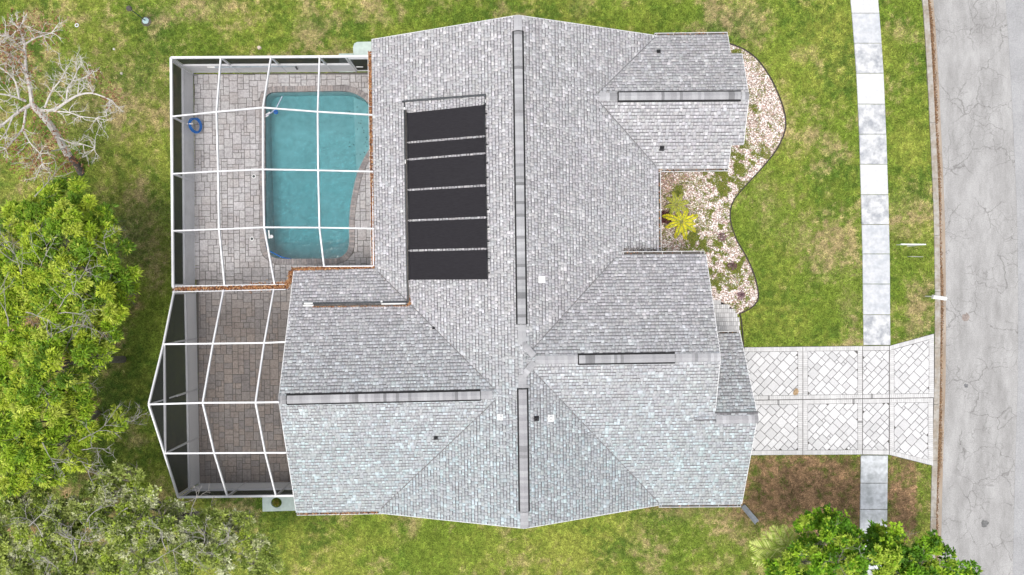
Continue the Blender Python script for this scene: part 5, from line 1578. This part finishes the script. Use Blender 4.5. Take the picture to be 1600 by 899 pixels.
mb = MB(); mb.prism(ccw(P), -.1, .06); tag(mb.build('door_slab', M['mint']), 'thin pale slab outside the screen door of the enclosure', 'slab')
# bird feeder on a pole
c = W(228, 33); root = empty('feeder_pole', c, 'green garden pole with a pale round base and dark top in the upper lawn', 'garden pole')
mb = MB(); mb.lathe(c, [(.19, -.05), (.17, .05), (.10, .08), (.05, .10)], 14); mb.build('base', mat('teal_plastic', (.34, .46, .47), .6), root)
mb = MB(); mb.lathe(c + Vector((.02, -.03, 0)), [(.30, -.06), (.27, .03)], 9); mb.build('footing', M['dead_base'], root)
mb = MB(); mb.tube([c, c + Vector((.02, 0, 1.75))], .028, 8); mb.build('pole', mat('green_metal', (.03, .08, .06), .5), root)
mb = MB(); mb.lathe(c + Vector((.02, 0, 1.70)), [(.04, 0), (.13, .03), (.15, .12), (.10, .20), (.03, .24)], 12); mb.build('feeder', M['dead_base'], root)
mb = MB(); mb.lathe(c + Vector((.04, -.02, 1.62)), [(.03, 0), (.06, .02), (.06, .07)], 10); mb.build('collar', M['pvc'], root)
# white ring on the lawn
c = W(120.5, 40); mb = MB(); mb.tube([c + Vector((.085 * math.cos(a), .085 * math.sin(a), .035)) for a in np.linspace(0, 2 * math.pi, 19)], .028, 6, cap=False)
tag(mb.build('pipe_ring', M['pvc']), 'small white pipe ring lying on the upper left lawn', 'pipe ring')
def pebble(u, v, r, col, label, cat='stone'):
    c = W(u, v); mb = MB()
    n = 9
    for lv, (k, z) in enumerate([(1, 0), (.8, .45), (.35, .7)]): pass
    b = [(c.x + r * random.uniform(.8, 1.15) * math.cos(2 * math.pi * i / n), c.y + r * random.uniform(.7, 1.1) * math.sin(2 * math.pi * i / n)) for i in range(n)]
    V = [(x, y, -.02) for x, y in b] + [(c.x + (x - c.x) * .75, c.y + (y - c.y) * .75, r * .55) for x, y in b] + [(c.x, c.y, r * .75)]
    mb.add(V, [(i, (i + 1) % n, n + (i + 1) % n, n + i) for i in range(n)] + [(n + i, n + (i + 1) % n, 2 * n) for i in range(n)])
    tag(mb.build('stone', mat('stone', col, .9, 20, .2)), label, cat)
pebble(178, 77, .07, (.62, .60, .56), 'tiny white stone on the lawn right of the bare tree')
pebble(190, 115, .09, (.45, .42, .34), 'small tan stone on the lawn left of the enclosure')
pebble(97, 192, .09, (.42, .40, .22), 'small yellowish stone on the grass beneath the bare tree')
pebble(405, 75, .13, (.58, .48, .40), 'pinkish stone on the grass above the enclosure')
# downspout splash channel
a, b = W(1160, 790), W(1182, 816)
mb = MB(); d = (b - a).normalized(); sd = Vector((-d.y, d.x, 0))
mb.hexa([a + sd * .11 + Vector((0, 0, -.03)), a - sd * .11 + Vector((0, 0, -.03)), b - sd * .13 + Vector((0, 0, -.03)), b + sd * .13 + Vector((0, 0, -.03))][::-1], [a + sd * .11 + Vector((0, 0, .10)), a - sd * .11 + Vector((0, 0, .10)), b - sd * .13 + Vector((0, 0, .05)), b + sd * .13 + Vector((0, 0, .05))][::-1])
for s in (1, -1):
    mb.bar(a + sd * .11 * s + Vector((0, 0, .12)), b + sd * .13 * s + Vector((0, 0, .07)), .04, .09)
tag(mb.build('splash_block', mat('grey_plastic', (.26, .28, .30), .7, 6, .15)), 'grey splash block slanting off the lower right house corner', 'splash block')
# mailbox
pb = W(1446, 463.3); root = empty('mailbox', pb, 'white mailbox on a slim post leaning over the kerb', 'mailbox')
zt = 1.18
pt = Vector((pb.x + .02, pb.y, zt)); e0 = W(1457.5, 463.8, zt + .1); e1 = W(1477.5, 466.8, zt + .1)
mb = MB(); mb.bar(pb, pt, .06, .06); mb.build('post', M['pvc'], root)
mb = MB(); mb.bar(pt + Vector((-.04, 0, -.04)), e1 + Vector((-.2, 0, -.14)), .07, .05); mb.build('arm', M['pvc'], root)
mb = MB(); d = (e1 - e0).normalized(); sd = Vector((-d.y, d.x, 0)); sec = [(.10, -.11)] + [(.10 * math.cos(t), .10 * math.sin(t)) for t in np.linspace(0, math.pi, 9)] + [(-.10, -.11)]
A = [e0 + sd * x + Vector((0, 0, z)) for x, z in sec]; B = [e1 + sd * x + Vector((0, 0, z)) for x, z in sec]
mb.hexa(A, B); mb.build('box', M['pvc'], root)
sec2 = [(x * 1.06, z * 1.06) for x, z in sec]; A = [e1 + d * .002 + sd * x + Vector((0, 0, z)) for x, z in sec2]; B = [e1 + d * .025 + sd * x + Vector((0, 0, z)) for x, z in sec2]
mb = MB(); mb.hexa(A, B); mb.build('door', M['pvc'], root)
# yard sign seen edge on
zs = 1.55; p0, p1 = W(1407.5, 381.8, zs), W(1446.5, 382.2, zs)
root = empty('yard_sign', Vector((p1.x - .12, p1.y, 0)), 'white yard sign seen edge on between sidewalk and kerb', 'sign')
mb = MB(); mb.bar(p0, p1, .055, .06); mb.build('arm', M['pvc'], root)
mb = MB(); mb.bar((p1.x - .12, p1.y, -.1), (p1.x - .12, p1.y, zs - .031), .06, .06); mb.build('post', M['pvc'], root)
mb = MB(); mb.bar((p0.x + .08, p0.y, zs - .38), (p1.x - .30, p1.y, zs - .38), .02, .5); mb.build('panel', M['door_white'], root)
p0, p1 = W(1420.5, 401, .4), W(1440, 401.6, .4)
root = empty('stake_sign', Vector((p0.x, p0.y, 0)), 'low thin sign on stakes, just below the larger yard sign', 'sign')
mb = MB(); mb.bar(p0, p1, .014, .35); mb.build('panel', mat('dull_white', (.5, .5, .48), .6), root)
for p in (p0.lerp(p1, .2), p0.lerp(p1, .8)):
    mb = MB(); mb.bar((p.x, p.y, -.1), (p.x, p.y, .22), .012, .012); mb.build('stake', M['darkgrey'], root)
# dry leaf on the driveway
c = W(1243, 612.5); mb = MB()
V = [(c.x + r * math.cos(a), c.y + r * 1.15 * math.sin(a), .056 + h) for a, r, h in [(0.2, .15, .02), (.9, .17, .01), (1.6, .19, .05), (2.3, .13, .01), (3.1, .15, .03), (3.8, .19, .0), (4.5, .16, .03), (5.4, .14, .01)]]
mb.add(V + [(c.x, c.y, .075)] + [(x, y, z - .006) for x, y, z in V], [(i, (i + 1) % 8, 8) for i in range(8)] + [(i, 9 + i, 9 + (i + 1) % 8, (i + 1) % 8) for i in range(8)])
tag(mb.build('dry_leaf', mat('dry_leaf', (.34, .24, .14), .85, 12, .3)), 'large curled brown leaf lying on the pale driveway', 'leaf')
# stains on the road
road = bpy.data.objects['road']
for u, v, r, col in [(1540, 819, .22, (.13, .13, .13)), (1511, 496, .22, (.25, .21, .19)), (1511, 603.5, .12, (.15, .15, .155))]:
    c = W(u, v); mb = MB(); n = 18
    Q = [(c.x + r * random.uniform(.7, 1.15) * math.cos(2 * math.pi * i / n), c.y + r * random.uniform(.7, 1.25) * math.sin(2 * math.pi * i / n), -.081) for i in range(n)]
    mb.poly(Q); mb.build('stain', mat('stain', col, .8, 9, .3), road)

# leaf line in the street gutter
pts = [W(interp(K0, v) + 11.3 + 1.3 * math.sin(v * .03), v) + Vector((0, 0, -.072)) for v in range(-20, 930, 25)]
litter_pile('gutter_litter', pts, .12, .03, 7000, 'line of brown leaf litter along the street gutter', None, [(.16, .09, .05), (.22, .13, .07), (.11, .06, .035), (.30, .18, .09), (.26, .16, .10)], (.02, .05))
pts = [W(interp(K0, v) + 12.5, v) + Vector((0, 0, -.072)) for v in (10, 70, 130, 190)]
litter_pile('gutter_litter', pts, .16, .03, 1000, 'wider drift of brown litter at the top end of the street gutter', None, [(.16, .09, .05), (.22, .13, .07), (.11, .06, .035), (.30, .18, .09)], (.02, .05))
pts = [W(interp(K0, v) + 13.0, v) + Vector((0, 0, -.072)) for v in (670, 690, 715, 735)]
litter_pile('gutter_litter', pts, .16, .03, 700, 'patch of tan litter in the gutter below the driveway mouth', None, [(.30, .20, .12), (.22, .13, .07), (.36, .26, .16), (.16, .10, .06)], (.02, .05))

# ------------------------------------------------------------------ pool things
# blue hose coil hung on the left wall
hc = Vector((W(303.2, 0, 0).x + .10, W(0, 195.5, .7).y, .62))
pts = []
for i in range(97):
    a = 2 * math.pi * i / 24; r = .36 + .045 * math.sin(i * .21); h = math.sin(a) * r
    pts.append(hc + Vector((.20 - .42 * h + .07 * (i / 96), math.cos(a) * r, h * .95 - .02 + .03 * math.sin(i * .5))))
mb = MB(); mb.tube(pts, .028, 6)
root = empty('hose_coil', Vector((hc.x, hc.y, 0)), 'bright blue vacuum hose coiled against the left wall of the enclosure', 'hose')
mb.build('hose', M['blue'], root, smooth=True)
mb = MB(); mb.bar(hc + Vector((-.06, 0, .36)), hc + Vector((.26, 0, .36)), .05, .04); mb.build('hook', M['pvc'], root)
# skimmer pole along the north wall
root = empty('skimmer_pole', W(340, 108, 0), 'long blue grey pole with a dark brush hung along the top enclosure wall', 'pool pole')
mb = MB(); mb.tube([W(326, 105.5, 1.1), W(462, 103.3, 1.1)], .03, 8); mb.build('pole', M['steel'], root)
mb = MB(); mb.bar(W(459, 99.5, 1.1), W(465, 109, 1.0), .09, .06); mb.build('brush', M['black_rubber'], root)
mb = MB(); mb.bar(W(324, 104.6, 1.1), W(336, 105.2, 1.1), .10, .07); mb.build('grip', M['pvc'], root)
# white pole and blue float in the water
root = empty('pool_wand', W(428, 167), 'thin white pole floating in the top left corner of the pool', 'pool pole')
zw = -.05
mb = MB(); mb.tube([W(441, 150.5, zw), W(431.5, 169.5, zw), W(424, 176, zw), W(414.5, 182, zw)], .026, 6); mb.build('pole', mat('lilac_white', (.55, .55, .68), .4), root)
mb = MB(); mb.tube([W(422, 175.5, zw), W(413.5, 180, zw), W(415, 183, zw), W(419.5, 180.5, zw)], .03, 6); mb.build('hook', M['pvc'], root)
c = W(431.5, 175.5, -.1); root = empty('chlorine_float', c, 'round blue float in the pool beside the white pole', 'float')
mb = MB(); mb.lathe(c, [(.06, -.03), (.12, 0), (.125, .06), (.09, .09)], 16); mb.build('ring', M['blue'], root)
mb = MB(); mb.lathe(c, [(.06, .091), (.055, .13), (.03, .14)], 12); mb.build('cap', mat('dark_blue', (.01, .05, .2), .4), root)
# cleaner hose in the lower left corner
mb = MB(); mb.tube(smooth_line([W(415.5, 360, -.06), W(414.8, 378, -.06), W(418.5, 390, -.07), W(428, 396, -.07), W(442, 402.5, -.07), W(455, 404.8, -.07)], 5), .035, 7)
tag(mb.build('cleaner_hose', M['blue'], None, smooth=True), 'blue cleaner hose curving along the lower left pool corner', 'hose')
root = empty('skimmer_basket', W(421, 366), 'pale skimmer piece at the lower left pool edge', 'skimmer')
mb = MB(); mb.bar(W(420, 360, -.03), W(421, 373, -.03), .07, .05); mb.build('handle', M['pvc'], root)
mb = MB(); mb.lathe(W(424.5, 370, -.10), [(.09, 0), (.10, .05), (.06, .06)], 12); mb.build('lid', M['kick'], root)
for u, v, lb in [(397, 276, 'round grey skimmer lid in the patio left of the pool, the upper one'), (394, 373.5, 'round grey skimmer lid in the patio left of the pool, the lower one')]:
    c = W(u, v); root = empty('deck_lid', c, lb, 'lid', 'skimmer lids in the patio')
    mb = MB(); mb.lathe(c, [(.11, .02), (.11, ZP + .02), (.085, ZP + .024)], 16); mb.build('rim', M['pvc'], root)
    mb = MB(); mb.lathe(c, [(.075, ZP + .021), (.07, ZP + .032), (.02, ZP + .034)], 14); mb.build('cover', M['darkgrey'], root)
# leaves drifting on the water
mb = MB()
for _ in range(34):
    u = random.uniform(545, 578); v = random.uniform(150, 262)
    if inpoly(np.array([W(u, v).x]), np.array([W(u, v).y]), offset(POOL, -.1))[0]:
        leaf_quad(mb, W(u, v, 0) + Vector((0, 0, -.066)), random.uniform(.03, .06), [(.05, .05, .04), (.08, .06, .04)], .05)
for _ in range(14):
    u = random.uniform(420, 545); v = random.uniform(150, 395)
    leaf_quad(mb, W(u, v, 0) + Vector((0, 0, -.066)), random.uniform(.02, .035), [(.05, .08, .07)], .05)
tag(mb.build('floating_leaves', M['litter']), 'small dark leaves drifting on the pool water', 'leaves', kind='stuff')
